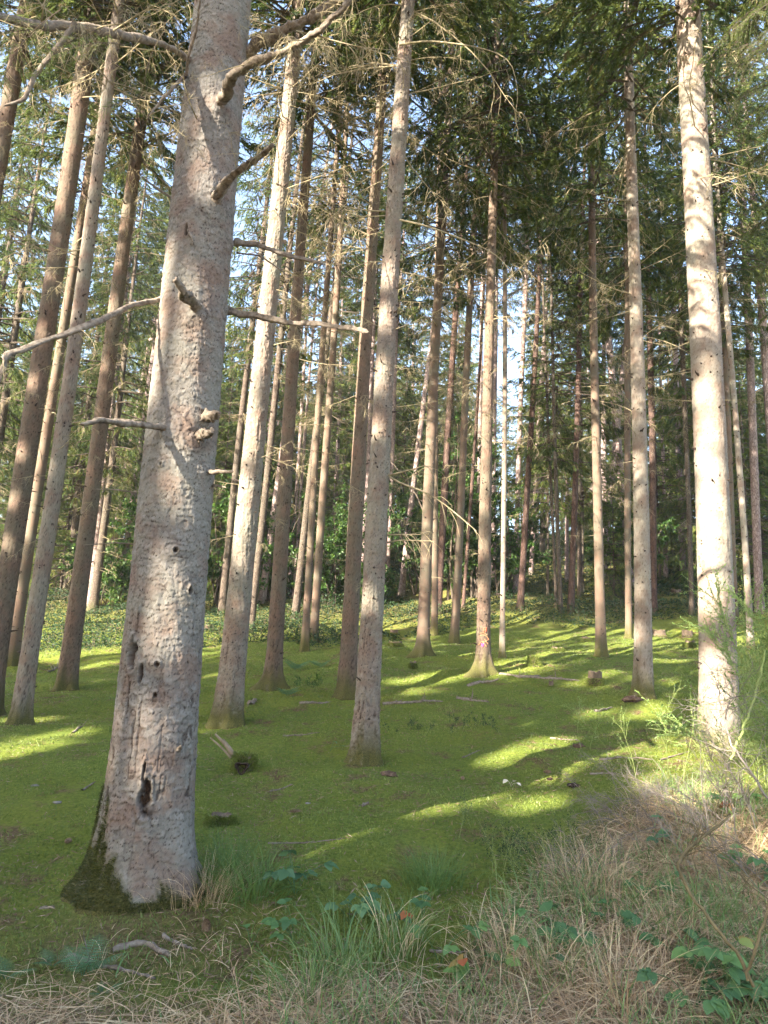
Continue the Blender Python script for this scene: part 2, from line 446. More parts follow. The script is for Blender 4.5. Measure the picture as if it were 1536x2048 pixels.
def build_ground():
    def axis(parts):
        return np.concatenate([np.arange(a, b, s) for a, b, s in parts])
    xs = axis([(-140, -40, 4), (-40, -16, 0.8), (-16, -6, 0.2), (-6, 8, 0.07), (8, 18, 0.2), (18, 40, 0.8), (40, 141, 4)])
    ys = axis([(-60, -6, 3), (-6, 1.6, 0.4), (1.6, 9, 0.06), (9, 22, 0.1), (22, 36, 0.25), (36, 70, 0.8), (70, 221, 4)])
    X, Y = np.meshgrid(xs, ys)
    V = np.stack([X, Y, ground_z(X, Y)], -1).reshape(-1, 3)
    nx, ny = len(xs), len(ys)
    i = np.arange(nx * ny).reshape(ny, nx)
    F = np.stack([i[:-1, :-1], i[:-1, 1:], i[1:, 1:], i[1:, :-1]], -1).reshape(-1, 4)
    lit = np.clip(grass_zone(V[:, 0], V[:, 1]) * 0.9 + 0.0, 0, 1)
    lit = np.maximum(lit, 0.8 * np.exp(-(((V[:, 0] + 1.35) / 0.7) ** 2 + ((V[:, 1] - 4.55) / 0.5) ** 2)))
    lit = np.maximum(lit, 0.45 * smooth(19, 26, V[:, 1] + 3 * N1(V[:, 0] * .3, V[:, 1] * .3)))
    stw = np.clip(grass_zone(V[:, 0], V[:, 1]) * (0.75 + 0.9 * N2(V[:, 0] * 3, V[:, 1] * 3)), 0, 1)
    b = MB(); b.add(V, F, 0, litter=lit, straw=stw)
    tag(b.build('forest_floor', [GROUND]), 'mossy forest floor rising gently uphill between the trunks', 'ground', None, 'structure')


build_ground()

# ------------------------------------------------------------------ trunks
def plate_pattern(u, v, nu, seed):
    """Voronoi plates on a cylinder; u in cells (periodic nu), v in cells -> edge distance, random per cell"""
    r = np.random.default_rng(seed); nv = 1024
    T = r.random((nu, nv, 4))
    iu = np.floor(u).astype(int); iv = np.floor(v).astype(int)
    f1 = np.full(u.shape, 9.0); f2 = np.full(u.shape, 9.0); cid = np.zeros(u.shape); dvv = np.zeros(u.shape); act = np.zeros(u.shape)
    for a in (-1, 0, 1):
        for b in (-1, 0, 1):
            c = T[(iu + a) % nu, (iv + b) % nv]
            d = np.hypot(iu + a + 0.1 + 0.8 * c[..., 0] - u, iv + b + 0.1 + 0.8 * c[..., 1] - v)
            nearer = d < f1
            f2 = np.where(nearer, f1, np.minimum(f2, d)); cid = np.where(nearer, c[..., 2], cid); act = np.where(nearer, c[..., 3], act); dvv = np.where(nearer, v - (iv + b + 0.1 + 0.8 * c[..., 1]), dvv); f1 = np.minimum(f1, d)
    return f2 - f1, cid, dvv, act


def trunk(prof, lean, seg, dz, z_fine, H, seed, cell=None, amp=0.006, flare=(0.10, 0.28), lobes=None, moss=0.35, wob=0.02, holes=(), scars=(), knots=True, bow=0.03, moss_az=None):
    """local trunk mesh. prof: [(z, radius)...]; lean (dx/dz, dy/dz); cell (width, height) of the bark plates"""
    r = np.random.default_rng(seed)
    z = np.concatenate([np.arange(-0.4, z_fine, dz), np.linspace(z_fine, H, max(3, int((H - z_fine) / 0.5)))])
    th = np.arange(seg) * 2 * PI / seg
    Z, TH = np.meshgrid(z, th, indexing='ij')
    pz, pr = np.array([p[0] for p in prof]), np.array([p[1] for p in prof])
    base_r = np.interp(Z, pz, pr)
    R = base_r * (1 + wob * 2 * N4(TH * 0 + np.cos(TH) * 1.3 + 7 + seed, Z * 0.9 + np.sin(TH) * 1.3))
    ph = r.uniform(0, 2 * PI, 3)
    lob = 0.45 + 0.35 * np.cos(3 * TH + ph[0]) + 0.25 * np.cos(5 * TH + ph[1])
    if lobes is not None:
        lob = 0.12 + sum(a * np.exp(-((np.angle(np.exp(1j * (TH - az)))) / wd) ** 2) for az, a, wd in lobes)
    R = R + flare[0] * np.clip(lob, 0, 5) * np.exp(-np.maximum(Z, -0.1) / flare[1])
    R = R + (0.35 * flare[0] + 0.012) * np.exp(-np.maximum(Z, 0) / 0.06) * (0.8 + 1.2 * N2(np.cos(TH) * 2.5 + 60, np.sin(TH) * 2.5 + seed))
    crack = np.zeros_like(R); cellv = np.full_like(R, 0.5); hole = np.zeros_like(R)
    if cell is not None:
        nu = max(6, int(round(2 * PI * pr[0] / cell[0])))
        U = TH / (2 * PI) * nu; Vv = Z / cell[1] + 40
        wu = 0.9 * N1(np.cos(TH) * 3.1 + 9, Vv * 0.55 + np.sin(TH) * 3.1)
        wf = 0.30 * N2(U * 2, Vv * 2.3, 2 * nu) + 0.22 * N3(U * 4, Vv * 4.4, 4 * nu); wg = 0.30 * N1(U * 2, Vv * 2.1 + 50, 2 * nu) + 0.22 * N4(U * 4, Vv * 4.1, 4 * nu)
        va = Vv + wg + 0.8 * N3(np.cos(TH) * 4 + 5, Vv * 0.8 + np.sin(TH) * 4)
        e, cellv, dv, act = plate_pattern(U + wu + wf, va, nu, seed)
        e2, c2, dv2, act2 = plate_pattern((U + wu + wf) * 2, va * 1.8, nu * 2, seed + 5)
        region = smooth(-0.16, 0.2, N2(np.cos(TH) * 1.6 + 3, Z * 0.8 + np.sin(TH) * 1.6))
        lip_shade = 0.22 + 0.78 * smooth(0.0, 0.4, -dv); lip_shade2 = 0.25 + 0.75 * smooth(0.0, 0.35, -dv2)  # cracks darken under plate lips: lip shadow painted into the bark
        cr = (1 - smooth(0.01, 0.10, e)) * lip_shade * smooth(0.2, 0.5, act + 0.35 * region)
        cr2 = (1 - smooth(0.0, 0.13, e2)) * lip_shade2 * smooth(0.45, 0.7, act2 + 0.3 * region)
        fn = N1(TH / (2 * PI) * (nu // 2) + 0 * Z + 0.0, Z * 2.2 + 1.5 * N2(U, Vv * 0.4, nu), max(nu // 2, 2)) + 0.12 * N3(U * 2, Vv, 2 * nu)
        fis = (1 - smooth(0.008, 0.05, np.abs(fn))) * smooth(2.6, 0.6, Z) * region
        crack = np.clip(cr + 0.6 * cr2 + 0.8 * fis, 0, 1)
        R = R + amp * (0.7 * cellv + 0.8 * np.clip(-dv, -0.4, 0.55) * smooth(0.3, 0.6, act + 0.3 * region) + 0.5 * np.clip(-dv2, -.4, .5) - 0.9 * cr - 0.4 * cr2 - 1.3 * fis - 0.3)
        R = R + amp * 0.5 * N3(np.cos(TH) * 25 + 40, Z * 30 + np.sin(TH) * 25) + amp * 1.2 * N1(np.cos(TH) * 6 + 20, Z * 7 + np.sin(TH) * 6)
        cellv = np.clip(0.45 * cellv + 0.3 * c2 + 0.25 * (act2), 0, 1)
    lx, ly = lean; ph = r.uniform(0, 6.28, 2)
    ax = lx * Z + bow * np.sin(Z * 0.33 + ph[0]) - bow * math.sin(ph[0])
    ay = ly * Z + bow * np.sin(Z * 0.29 + ph[1]) - bow * math.sin(ph[1])
    for (hz, haz, hw, hh, dep) in holes:
        da = np.angle(np.exp(1j * (TH - haz))) * base_r
        q = (da / hw + 0.35 * N1(Z * 30, TH * 4)) ** 2 + ((Z - hz) / hh) ** 2
        q = np.maximum(q + 1.1 * N2(Z * 24, TH * base_r * 40) + 0.6 * N1(Z * 60, TH * base_r * 90), 0)
        g = 1 - smooth(0.3, 1.2, q)
        R = R - dep * g + 0.012 * np.exp(-((q - 1.5) / 0.5) ** 2); hole = np.maximum(hole, g)
    for (hz, haz, hw, hh, amt) in scars:          # swollen collars and callus rings round old branch bases
        da = np.angle(np.exp(1j * (TH - haz))) * base_r
        q = np.sqrt((da / hw) ** 2 + ((Z - hz) / hh) ** 2) + 0.25 * N1(Z * 25, TH * 6)
        R = R + amt * (np.exp(-q ** 2 * 0.8) + (0.35 if hw > 0.045 and hh < 0.06 else 0.10) * np.exp(-((q - 1.5) / 0.22) ** 2))
        crack = np.clip(crack + (0.4 * np.exp(-((q - 1.2) / 0.13) ** 2) + 0.28 * np.exp(-((q - 1.9) / 0.13) ** 2)) * (0.35 + 1.3 * np.clip(N2(Z * 14, TH * 5) + 0.3, 0, 1)), 0, 1)
    X = ax + R * np.cos(TH); Y = ay + R * np.sin(TH)
    mo = np.clip(1.25 - Z / (moss * (0.8 + 0.9 * N1(np.cos(TH) * 2 + 30, np.sin(TH) * 2 + seed) + 0.25)), 0, 1)
    if moss_az is not None:
        da = np.abs(np.angle(np.exp(1j * (TH - moss_az[0]))))
        nz = N2(np.cos(TH) * 7 + 4, Z * 7 + np.sin(TH) * 7) + 0.7 * N1(np.cos(TH) * 18 + 4, Z * 18 + np.sin(TH) * 18)
        mo = np.clip(1.35 * (1.0 - Z / (moss_az[2] * np.clip(1.2 - da / moss_az[1], 0.02, 1))) + 0.75 * nz, 0, 1)
        mo = np.maximum(mo, np.clip(0.75 - Z / 0.10 + 1.2 * nz, 0, 0.8))
    n, s = Z.shape
    idx = np.arange(n * s).reshape(n, s)
    F = np.stack([idx[:-1], np.roll(idx, -1, 1)[:-1], np.roll(idx, -1, 1)[1:], idx[1:]], -1).reshape(-1, 4)
    mb = MB(); mb.add(np.stack([X, Y, Z], -1), F, 0, cell=cellv.ravel(), crack=crack.ravel(), hole=hole.ravel(), moss=mo.ravel())
    if knots:
        # small dark branch knots in loose whorls
        ztop = min(z_fine, H - 2); kz = []
        zz = 0.5
        while zz < ztop:
            kz += list(zz + r.normal(0, 0.035, r.integers(3, 7))); zz += r.uniform(0.28, 0.5)
            kz += list(zz - r.uniform(0, 0.3, r.integers(0, 3)))
        kz = np.clip(np.array(kz), 0.3, ztop); ka = r.uniform(0, 2 * PI, len(kz)); kr = np.interp(kz, pz, pr)
        out = np.stack([np.cos(ka), np.sin(ka), np.full(len(kz), 0.15)], -1)
        cx = lx * kz + bow * np.sin(kz * 0.33 + ph[0]) - bow * math.sin(ph[0]); cy = ly * kz + bow * np.sin(kz * 0.29 + ph[1]) - bow * math.sin(ph[1])
        p0 = np.stack([cx + kr * 0.95 * np.cos(ka), cy + kr * 0.95 * np.sin(ka), kz], -1)
        L = r.choice([0.018, 0.03, 0.05, 0.10], len(kz), p=[0.45, 0.3, 0.17, 0.08]) + 0.05 * kr
        V, Q = tubes(grow(p0, out, L, 4, 0.12, -0.05, r), np.array([0.014, 0.012, 0.008, 0.002])[None, :] * r.uniform(0.6, 1.25, (len(kz), 1)), 5)
        mb.add(V, Q, 1)
    return mb


# ------------------------------------------------------------------ spruce crowns
LIT = []          # (2D position in the sun plane, distance along the sun, radius): lanes of sunlight reaching the photo's lit spots


def sun_uvw(P):
    P = np.asarray(P, float)
    return np.stack([P @ _s1, P @ _s2, P @ SUNV], -1)


def crown_arrays(seed, Hc=14.0, Rm=2.5, whorl=0.40, nb=6, coarse=1.0, droop=1.0, dens=1.0, tip_cut=0.0, base_fill=0.45):
    """a Norway spruce crown from z=0 to Hc: whorled branches with hanging branchlets full of needle tufts"""
    r = np.random.default_rng(seed)
    zs, tt = [], 0.0
    while tt < Hc * 0.98:
        n = nb + r.integers(-1, 2)
        zs += list(tt + r.normal(0, 0.09, n)); tt += whorl * r.uniform(0.75, 1.25)
    z = np.clip(np.array(zs), 0, Hc); n = len(z); t = z / Hc
    az = r.uniform(0, 2 * PI, n)
    L = Rm * (1 - t) ** 0.75 * np.minimum(1, base_fill + 2.4 * t) * r.uniform(0.55, 1.15, n) + 0.15
    el = 0.45 * t - 0.12 + r.normal(0, 0.1, n)
    k = 7; s = np.linspace(0, 1, k)[None, :]
    rr = L[:, None] * s * (1 - 0.08 * s)
    dz = L[:, None] * (el[:, None] * s - droop * (0.42 * (1 - t)[:, None] * s ** 2 - 0.25 * (1 - t)[:, None] * s ** 4))
    sw = (r.normal(0, 0.18, n))[:, None] * s ** 2 * L[:, None]
    ca, sa = np.cos(az)[:, None], np.sin(az)[:, None]
    P = np.stack([rr * ca - sw * sa, rr * sa + sw * ca, z[:, None] + dz], -1)
    wood = tubes(P, np.maximum((0.006 + 0.011 * L)[:, None] * (1 - 0.85 * s), 0.003), 4)
    # branchlets
    nl = np.maximum((L / (0.085 * coarse) * dens).astype(int), 3)
    bi = np.repeat(np.arange(n), nl); m = len(bi)
    u = np.clip(r.beta(1.6, 1.0, m) * 0.88 + 0.12, 0, 1)
    a = np.minimum((u * (k - 1)).astype(int), k - 2); f = (u * (k - 1) - a)[:, None]
    p0 = P[bi, a] * (1 - f) + P[bi, a + 1] * f
    fw = unit(P[bi, a + 1] - P[bi, a]); lat = unit(np.cross(fw, [0, 0, 1.0])) * r.choice([-1, 1], m)[:, None]
    hang = r.uniform(0.1, 1.15, m)[:, None] * (0.35 + 0.65 * (1 - t[bi])[:, None]) * droop
    d0 = unit(0.75 * lat * r.uniform(0.3, 1, m)[:, None] + 0.7 * fw - np.array([0, 0, 1.0]) * hang * 0.8)
    l = (0.16 + 0.42 * (1 - 0.6 * u) * np.minimum(L[bi] / 2, 1)) * r.uniform(0.6, 1.25, m)
    q = 5
    path = [p0]; D = d0
    for i in range(q - 1):
        D = unit(D - np.array([0, 0, 0.28]) * hang); path.append(path[-1] + D * (l / (q - 1))[:, None])
    path = np.stack(path, 1)
    # needle tufts: thin triangles leaving the branchlet forward and sideways
    per = 5
    seg = np.repeat(np.arange(q - 1)[None, :], m, 0)
    A = path[:, :-1]; Bv = path[:, 1:]
    Pn, Dn, Tn = [], [], []
    tint = np.clip(r.normal(0.42, 0.2, m) + 0.15 * (1 - t[bi]), 0, 1)
    dead = r.random(m) < 0.05 * (1 - t[bi]); tint = np.where(dead, 1.0, np.minimum(tint, 0.9))
    for j in range(per):
        ff = r.random((m, q - 1, 1)); Pn.append((A * (1 - ff) + Bv * ff).reshape(-1, 3))
        ax = unit(Bv - A); rd = r.normal(0, 1, (m, q - 1, 3)); rd = unit(rd - (rd * ax).sum(-1, keepdims=True) * ax)
        Dn.append(unit(ax * 0.85 + rd * 0.5 + np.array([0, 0, -0.28])).reshape(-1, 3)); Tn.append(np.repeat(tint, q - 1))
    Pn = np.concatenate(Pn); Dn = np.concatenate(Dn); Tn = np.concatenate(Tn)
    NN = len(Pn)
    ln = (0.10 * coarse * r.uniform(0.7, 1.3, NN))[:, None]; wd = (0.0118 * coarse * r.uniform(0.7, 1.3, NN))[:, None]
    sd = unit(np.cross(Dn, r.normal(0, 1, (NN, 3))))
    V = np.stack([Pn - sd * wd, Pn + sd * wd, Pn + Dn * ln], 1)
    return wood, V, Tn


def crown_mb(wood, V, T, off=None, keep=None):
    mb = MB()
    wv, wq = wood
    if keep is not None:
        V = V[keep]; T = T[keep]
    mb.add(wv, wq, 1, tint=0.0)
    mb.add(V.reshape(-1, 3), np.arange(len(V) * 3).reshape(-1, 3), 0, tint=np.repeat(T, 3))
    return mb


CROWN_H = 14.0
CROWNS = []; CROWN_RAW = []
for i, kw in enumerate([dict(dens=1.1, whorl=.46), dict(Rm=2.8, dens=1.05, whorl=.48), dict(Rm=2.4, whorl=0.48, dens=1.1), dict(Rm=2.7, droop=1.4, dens=1.05, whorl=.48)]):
    CROWN_RAW.append(crown_arrays(100 + i, CROWN_H, **kw)); CROWNS.append(crown_mb(*CROWN_RAW[-1]).mesh('crown', [NEEDLES, TWIG_DARK], False))
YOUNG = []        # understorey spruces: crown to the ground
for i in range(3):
    YOUNG.append(crown_mb(*crown_arrays(140 + i, 10.0, Rm=2.2, whorl=0.40, nb=6, droop=1.1, base_fill=0.8)).mesh('crown', [YOUNGN_LIT, TWIG_DARK], False))

# ------------------------------------------------------------------ dead branches
def dead_branch_mb(seed, mb=None, k=7, fine=True):
    r = np.random.default_rng(seed)
    mb = mb or MB()
    s = np.linspace(0, 1, k)
    path = np.stack([s, r.normal(0, 0.16) * s ** 2 + r.normal(0, .02, k) * s, r.uniform(-0.2, 0.22) * s + r.uniform(-0.6, 0.15) * s ** 2], -1)[None]
    V, Q = tubes(path, (0.0078 * (1 - 0.82 * s))[None], 5); mb.add(V, Q, 0)
    n = r.integers(11, 19)
    p, d, i, t = pick_on(path, n, 0.2, 1.0, r)
    lat = np.stack([np.full(n, 0.5), r.choice([-1, 1], n) * r.uniform(.5, 1, n), r.normal(-0.25, 0.35, n)], -1)
    sub = grow(p, lat, r.uniform(0.12, 0.42, n) * (1.1 - 0.5 * t), 6, 0.18, 0.24, r)
    V, Q = tubes(sub, 0.0036 * (1 - 0.75 * np.linspace(0, 1, 6))[None] * r.uniform(0.7, 1.2, (n, 1)), 3); mb.add(V, Q, 0)
    n2 = n * 3
    p, d, i, t = pick_on(sub, n2, 0.2, 1.0, r)
    s2 = grow(p, d + r.normal(0, 0.7, (n2, 3)), r.uniform(0.05, 0.16, n2), 4, 0.2, 0.2, r)
    V, Q = tubes(s2, 0.0022 * (1 - 0.7 * np.linspace(0, 1, 4))[None] * np.ones((n2, 1)), 3); mb.add(V, Q, 0)
    return mb


DEAD = [dead_branch_mb(200 + i).mesh('dead_branch', [TWIG], True) for i in range(10)]


def rot_z(V, a):
    c, s = math.cos(a), math.sin(a)
    return np.stack([V[:, 0] * c - V[:, 1] * s, V[:, 0] * s + V[:, 1] * c, V[:, 2]], -1)


class Tree:
    pass


def surf(base, lean, rad, px, py, off=0.0):
    """point on the camera-facing side of a trunk under a pixel -> (local point, azimuth)"""
    d = ray(px, py); dh = d[:2] / np.hypot(*d[:2]); slope = d[2] / np.hypot(*d[:2])
    z = 1.0
    for _ in range(8):
        axp = base[:2] + np.array(lean) * z
        rel = axp - CAMP[:2]; fwd = rel @ dh; r = rad(z) + off
        o = rel[0] * dh[1] - rel[1] * dh[0]                 # axis lies this far to the right of the ray
        o = np.clip(o, -r * 0.98, r * 0.98)
        hd = fwd - math.sqrt(r * r - o * o)
        z = CAMP[2] + slope * hd - base[2]
    p = CAMP[:2] + dh * hd
    q = p - axp
    return np.array([p[0] - base[0], p[1] - base[1], z]), math.atan2(q[1], q[0])


TREES = {}


def make_tree(key, name, label, cat, group, b, up, wb, wu, bark, near=0, crown_z=9.0, crown=None, H=24.0, seed=0, cell=None, amp=0.004, seg=20, dz=0.2,
              flare=None, dead=None, crown_scale=1.0, holes_px=None, scars_px=(), **kw):
    """a tree fixed by the pixel of its foot, a pixel higher on its axis and its widths in pixels at both"""
    base = ground_hit(*b); dep = depth_of(base)
    dr = ray(*up); tt = (base[1] - CAMP[1]) / dr[1]; U = CAMP + dr * tt
    hu = U[2] - base[2]
    lean = ((U[0] - base[0]) / hu, 0.0)
    rb = wb / 2 * dep / FPX; ru = wu / 2 * depth_of(U) / FPX
    if key != 'main': rb *= 0.80 if key == 'R' else 0.86
    slope = (rb - ru) / hu
    prof = [(-1, rb * 1.02), (0.3, rb), (hu, ru)]
    zt = hu + 0.55 * (H - hu)
    if hu < H - 4: prof += [(zt, max(0.03, min(ru * 0.75, ru - slope * (zt - hu)))), (H, 0.02)]
    else: H = hu + 4; prof += [(H, 0.02)]
    root = bpy.data.objects.new(name, None); COL.objects.link(root); root.location = base; root.empty_display_size = 0.3
    tag(root, label, cat, group)
    vis = min(H - 1, 3.0 + 0.95 * dep * 1.05)
    if holes_px:
        rf = lambda zz: float(np.interp(zz, [p[0] for p in prof], [p[1] for p in prof]))
        hl = []
        for hx, hy, hw, hh, dp in holes_px:
            p, az = surf(base, lean, rf, hx, hy); m = dep / FPX
            hl.append((p[2], az, hw * m, hh * m, dp))
        kw['holes'] = hl
        sl_ = []
        for hx, hy, hw, hh, am in scars_px:
            p, az = surf(base, lean, rf, hx, hy); sl_.append((p[2], az, hw * dep / FPX, hh * dep / FPX, am))
        kw['scars'] = sl_
    tm = trunk(prof, lean, seg, dz, min(vis, 13), H, seed, cell, amp, flare or (0.55 * rb, 0.42), wob=0.02, **kw)
    tr = tm.build('trunk', [bark, KNOT], root)
    if key == 'main':            # moss shoots on the root
        Vt = np.concatenate(tm.V); mo_ = np.concatenate(tm.A['moss']); ok = np.where((mo_ > .55) & (Vt[:, 2] > -.05))[0]; rr = np.random.default_rng(5); q = Vt[rr.choice(ok, 14000)] + rr.normal(0, .004, (14000, 3))
        o_ = unit(np.stack([q[:, 0] - lean[0] * q[:, 2], q[:, 1], 0 * q[:, 2] + .10], -1)); D = unit(o_ + rr.normal(0, .5, q.shape)); S = unit(np.cross(D, rr.normal(0, 1, q.shape))) * .0028
        m_ = MB(); m_.add(np.stack([q - S, q + S, q + D * rr.uniform(.010, .026, (14000, 1))], 1).reshape(-1, 3), np.arange(42000).reshape(-1, 3), 0, tint=np.repeat(np.clip(rr.normal(.15, .25, 14000) + .5 * N2(q[:, 0] * 9, q[:, 2] * 9), 0, .8), 3))
        mc = m_.build('moss_cover', [ROOTMOSS], root, smooth_=False); mc['kind'] = 'stuff'
    T = Tree(); T.root, T.base, T.lean, T.prof, T.H, T.depth, T.rb = root, base, lean, prof, H, dep, rb
    T.axis = lambda z: np.array([lean[0] * z, lean[1] * z, z])
    T.rad = lambda z: float(np.interp(z, [p[0] for p in prof], [p[1] for p in prof]))
    T.r = np.random.default_rng(seed + 1000)
    if crown is not None:
        c = link('crown', crown, root, T.axis(crown_z)); c.rotation_euler = (0, lean[0] * 0.9, T.r.uniform(0, 6.28))
        T.crown, T.crown_i = c, (CROWNS.index(crown) if crown in CROWNS else -1)
        sz = max(0.3, (H - crown_z) / CROWN_H if crown in CROWNS else (H - crown_z) / 10.0)
        c.scale = (crown_scale, crown_scale, sz)
    if dead:
        n, z0, z1, lmin, lmax = dead
        put_dead(T, n, z0, z1, lmin, lmax, individual=near > 0)
    TREES[key] = T
    return T


def put_dead(T, n, z0, z1, lmin, lmax, individual=True):
    r = T.r
    z = np.sort(r.uniform(0, 1, n) ** 0.75 * (z1 - z0) + z0)
    z = np.round(z / 0.42) * 0.42 + r.normal(0, 0.05, n)
    mb = MB()
    for zi in z:
        az = r.uniform(0, 2 * PI); t = max(0.0, (zi - z0) / (z1 - z0))
        L = (lmin + (lmax - lmin) * t ** 0.8) * r.uniform(0.45, 1.2)
        rad = T.rad(zi) * 0.92
        loc = T.axis(zi) + np.array([rad * math.cos(az), rad * math.sin(az), 0])
        rot = (r.uniform(-0.6, 0.6), r.normal(0.05, 0.16), az)
        d = DEAD[r.integers(0, len(DEAD))]
        thick = r.uniform(0.65, 1.05)
        if individual:
            o = link('dead_branch', d, T.root, loc); o.rotation_euler = rot; o.scale = (L, L * thick, L * thick)
        else:
            from mathutils import Euler
            Mx = np.array(Euler(rot).to_matrix())
            co = np.empty(len(d.vertices) * 3, np.float32); d.vertices.foreach_get('co', co); co = co.reshape(-1, 3) * np.array([L, L * thick, L * thick])
            fi = np.empty(len(d.loops), np.int32); d.loops.foreach_get('vertex_index', fi)
            mb.add(co @ Mx.T + loc, fi.reshape(-1, 4), 0)
    if not individual and mb.n:
        o = mb.build('twigs', [TWIG], T.root); o['kind'] = 'stuff'

# ------------------------------------------------------------------ the big spruce in front
GS = 'spruces on the moss'
MAIN = make_tree('main', 'spruce_tree', 'thick scaly spruce nearest the camera with two dark holes and a mossy root', 'tree', GS, (284, 1772), (436, 100), 170, 112, BARK_MAIN,
                 near=1, crown=CROWNS[0], crown_z=8.6, H=17, seed=3, cell=(0.050, 0.040), amp=0.0070, seg=300, dz=0.0085, flare=(0.13, 0.32), knots=False, bow=0.02,
                 lobes=[(-2.95, 0.95, 0.38), (-2.15, 0.5, 0.4), (-0.35, 0.8, 0.5), (0.9, 1.2, 0.5), (2.2, 1.2, 0.6), (-1.3, 0.3, 0.6)], moss_az=(-2.8, 1.15, 0.72),
                 scars_px=[(353, 1100, 17, 12, .012), (381, 1182, 14, 15, .012), (425, 412, 22, 26, .02), (432, 206, 22, 24, .02), (395, 622, 20, 22, .018), (342, 858, 14, 14, .015), (398, 838, 20, 18, .02), (390, 878, 18, 16, .02), (410, 945, 12, 12, .012), (460, 620, 14, 16, .015), (476, 485, 12, 14, .015), (335, 597, 12, 14, .014), (325, 928, 10, 9, .008), (316, 1328, 12, 11, .009), (312, 1390, 10, 10, .008), (353, 1505, 12, 12, .01), (372, 640, 10, 10, .008), (338, 1000, 9, 9, .006), (395, 720, 9, 8, .006), (350, 760, 9, 8, .006)],
                 holes_px=[(266, 1308, 14, 30, 0.08), (284, 1348, 6, 20, 0.05), (291, 1592, 12, 36, 0.05), (289, 1548, 3, 26, 0.03), (316, 1328, 5, 6, 0.025), (312, 1390, 4, 6, 0.025), (353, 1100, 5, 6, 0.03),
                           (381, 1182, 6, 9, 0.03), (277, 1250, 2.5, 30, 0.02), (257, 1400, 2, 50, 0.02), (325, 928, 4, 5, 0.02), (375, 460, 4, 14, 0.02)])


def main_branch(pix, rpx, label=None, mats=(DEADWOOD,), depths=None, attach=True, k=None, jag=0.02, seed=0, sides=12):
    """dead branch of the big spruce: pixels from the trunk outwards, metres towards the camera at each, radii in pixels"""
    r = np.random.default_rng(seed)
    p0, az = surf(MAIN.base, MAIN.lean, MAIN.rad, *pix[0], off=-0.06)
    d0 = depth_of(p0 + MAIN.base)
    pts = [at_depth(px, py, d0 - dd) - MAIN.base for (px, py), dd in zip(pix, depths)]
    k = k or max(24, 12 * len(pix))
    q = resample(np.column_stack([pts, [rr * (d0 - dd) / FPX for rr, dd in zip(rpx, depths)]]), k)
    wk = np.cumsum(r.normal(0, 1, (k, 3)), 0); wk -= np.linspace(0, 1, k)[:, None] * wk[-1]
    P = q[:, :3] + r.normal(0, 1, (k, 3)) * (q[:, 3:4] * jag) + wk * q[:, 3:4] * 0.09
    kn = np.convolve(r.normal(0, 1, k + 16), np.ones(9) / 3, 'same')[8:-8]
    R = 0.84 * q[:, 3] * (1 + r.normal(0, 0.012, k) + 0.10 * kn); R *= 1 - 0.3 * np.linspace(0, 1, k) ** 2; R[0] *= 1.6; R[1] *= 1.3; R[2] *= 1.12; R[-1] *= 0.45
    V, Q = tubes(P[None], R[None], sides)
    gr = r.normal(0, .11, sides)[None, :] + np.cumsum(r.normal(0, .03, (k, sides)), 0)
    V = P.repeat(sides, 0) + (V - P.repeat(sides, 0)) * (1 + np.clip(gr, -.35, .35)).reshape(-1, 1) + r.normal(0, 1, V.shape) * np.repeat(R, sides)[:, None] * 0.045
    mb = MB(); mb.add(V, Q, 0)
    c = V[-sides:].mean(0); n0 = mb.n
    mb.add(np.vstack([V[-sides:], c + (P[-1] - P[-2]) * 0.4]), np.array([[i, (i + 1) % sides, sides] for i in range(sides)]), 0)
    o = mb.build('dead_branch', list(mats), MAIN.root)
    if label: o['label'] = label
    return P


MB_ = main_branch
b1 = MB_([(425, 415), (452, 378), (480, 342), (520, 312), (547, 287)], [13, 13, 12, 11, 8], 'thick crooked upturned dead branch', depths=[0, .12, .25, .35, .45], seed=1)
b2 = MB_([(430, 208), (458, 190), (466, 160), (520, 122), (585, 95), (640, 62), (692, 5), (730, -50)], [13, 13, 12, 11, 11, 10, 9, 8], 'long bare branch rising to the upper right', depths=[0, .15, .3, .45, .55, .65, .75, .8], seed=2)
b3 = MB_([(478, 118), (515, 88), (560, 70), (600, 45), (645, 18), (690, -20)], [12, 12, 12, 11, 10, 9], None, depths=[-.1, 0, .08, .15, .2, .25], seed=3)
b4 = MB_([(392, 128), (330, 90), (240, 65), (130, 42), (0, 28), (-90, 18)], [8, 9, 10, 11, 12.5, 13], 'long dark branch reaching out of the upper left corner', depths=[0, .3, .7, 1.1, 1.5, 1.8], seed=4)
MB_([(150, 45), (122, 88), (72, 150), (46, 200), (8, 212)], [5, 5.5, 5, 4.5, 3], None, depths=[1.0, 1.02, 1.05, 1.1, 1.15], seed=5)
b5 = MB_([(385, 132), (362, 160), (330, 190), (310, 215), (294, 238)], [5, 4.5, 4, 3, 2], None, depths=[0, .15, .25, .3, .35], seed=6)
MB_([(372, 150), (378, 110), (392, 60), (400, 0), (404, -40)], [4, 3.5, 3, 2.5, 2], None, depths=[.1, .2, .3, .4, .45], seed=7)
MB_([(475, 484), (520, 494), (580, 515), (645, 527)], [7.5, 7, 6, 4], 'pale broken branch stub pointing right', depths=[-.15, -.1, 0, .1], seed=8)
MB_([(395, 622), (388, 606), (370, 588), (352, 560)], [13, 12, 11, 9], 'short broken stub pointing at the camera', depths=[0, .15, .35, .5], seed=9)
MB_([(452, 620), (520, 634), (600, 646), (680, 656), (737, 664)], [9, 8.5, 8, 8, 7], 'long grey dead branch pointing right', depths=[-.15, -.1, 0, .1, .18], seed=10)
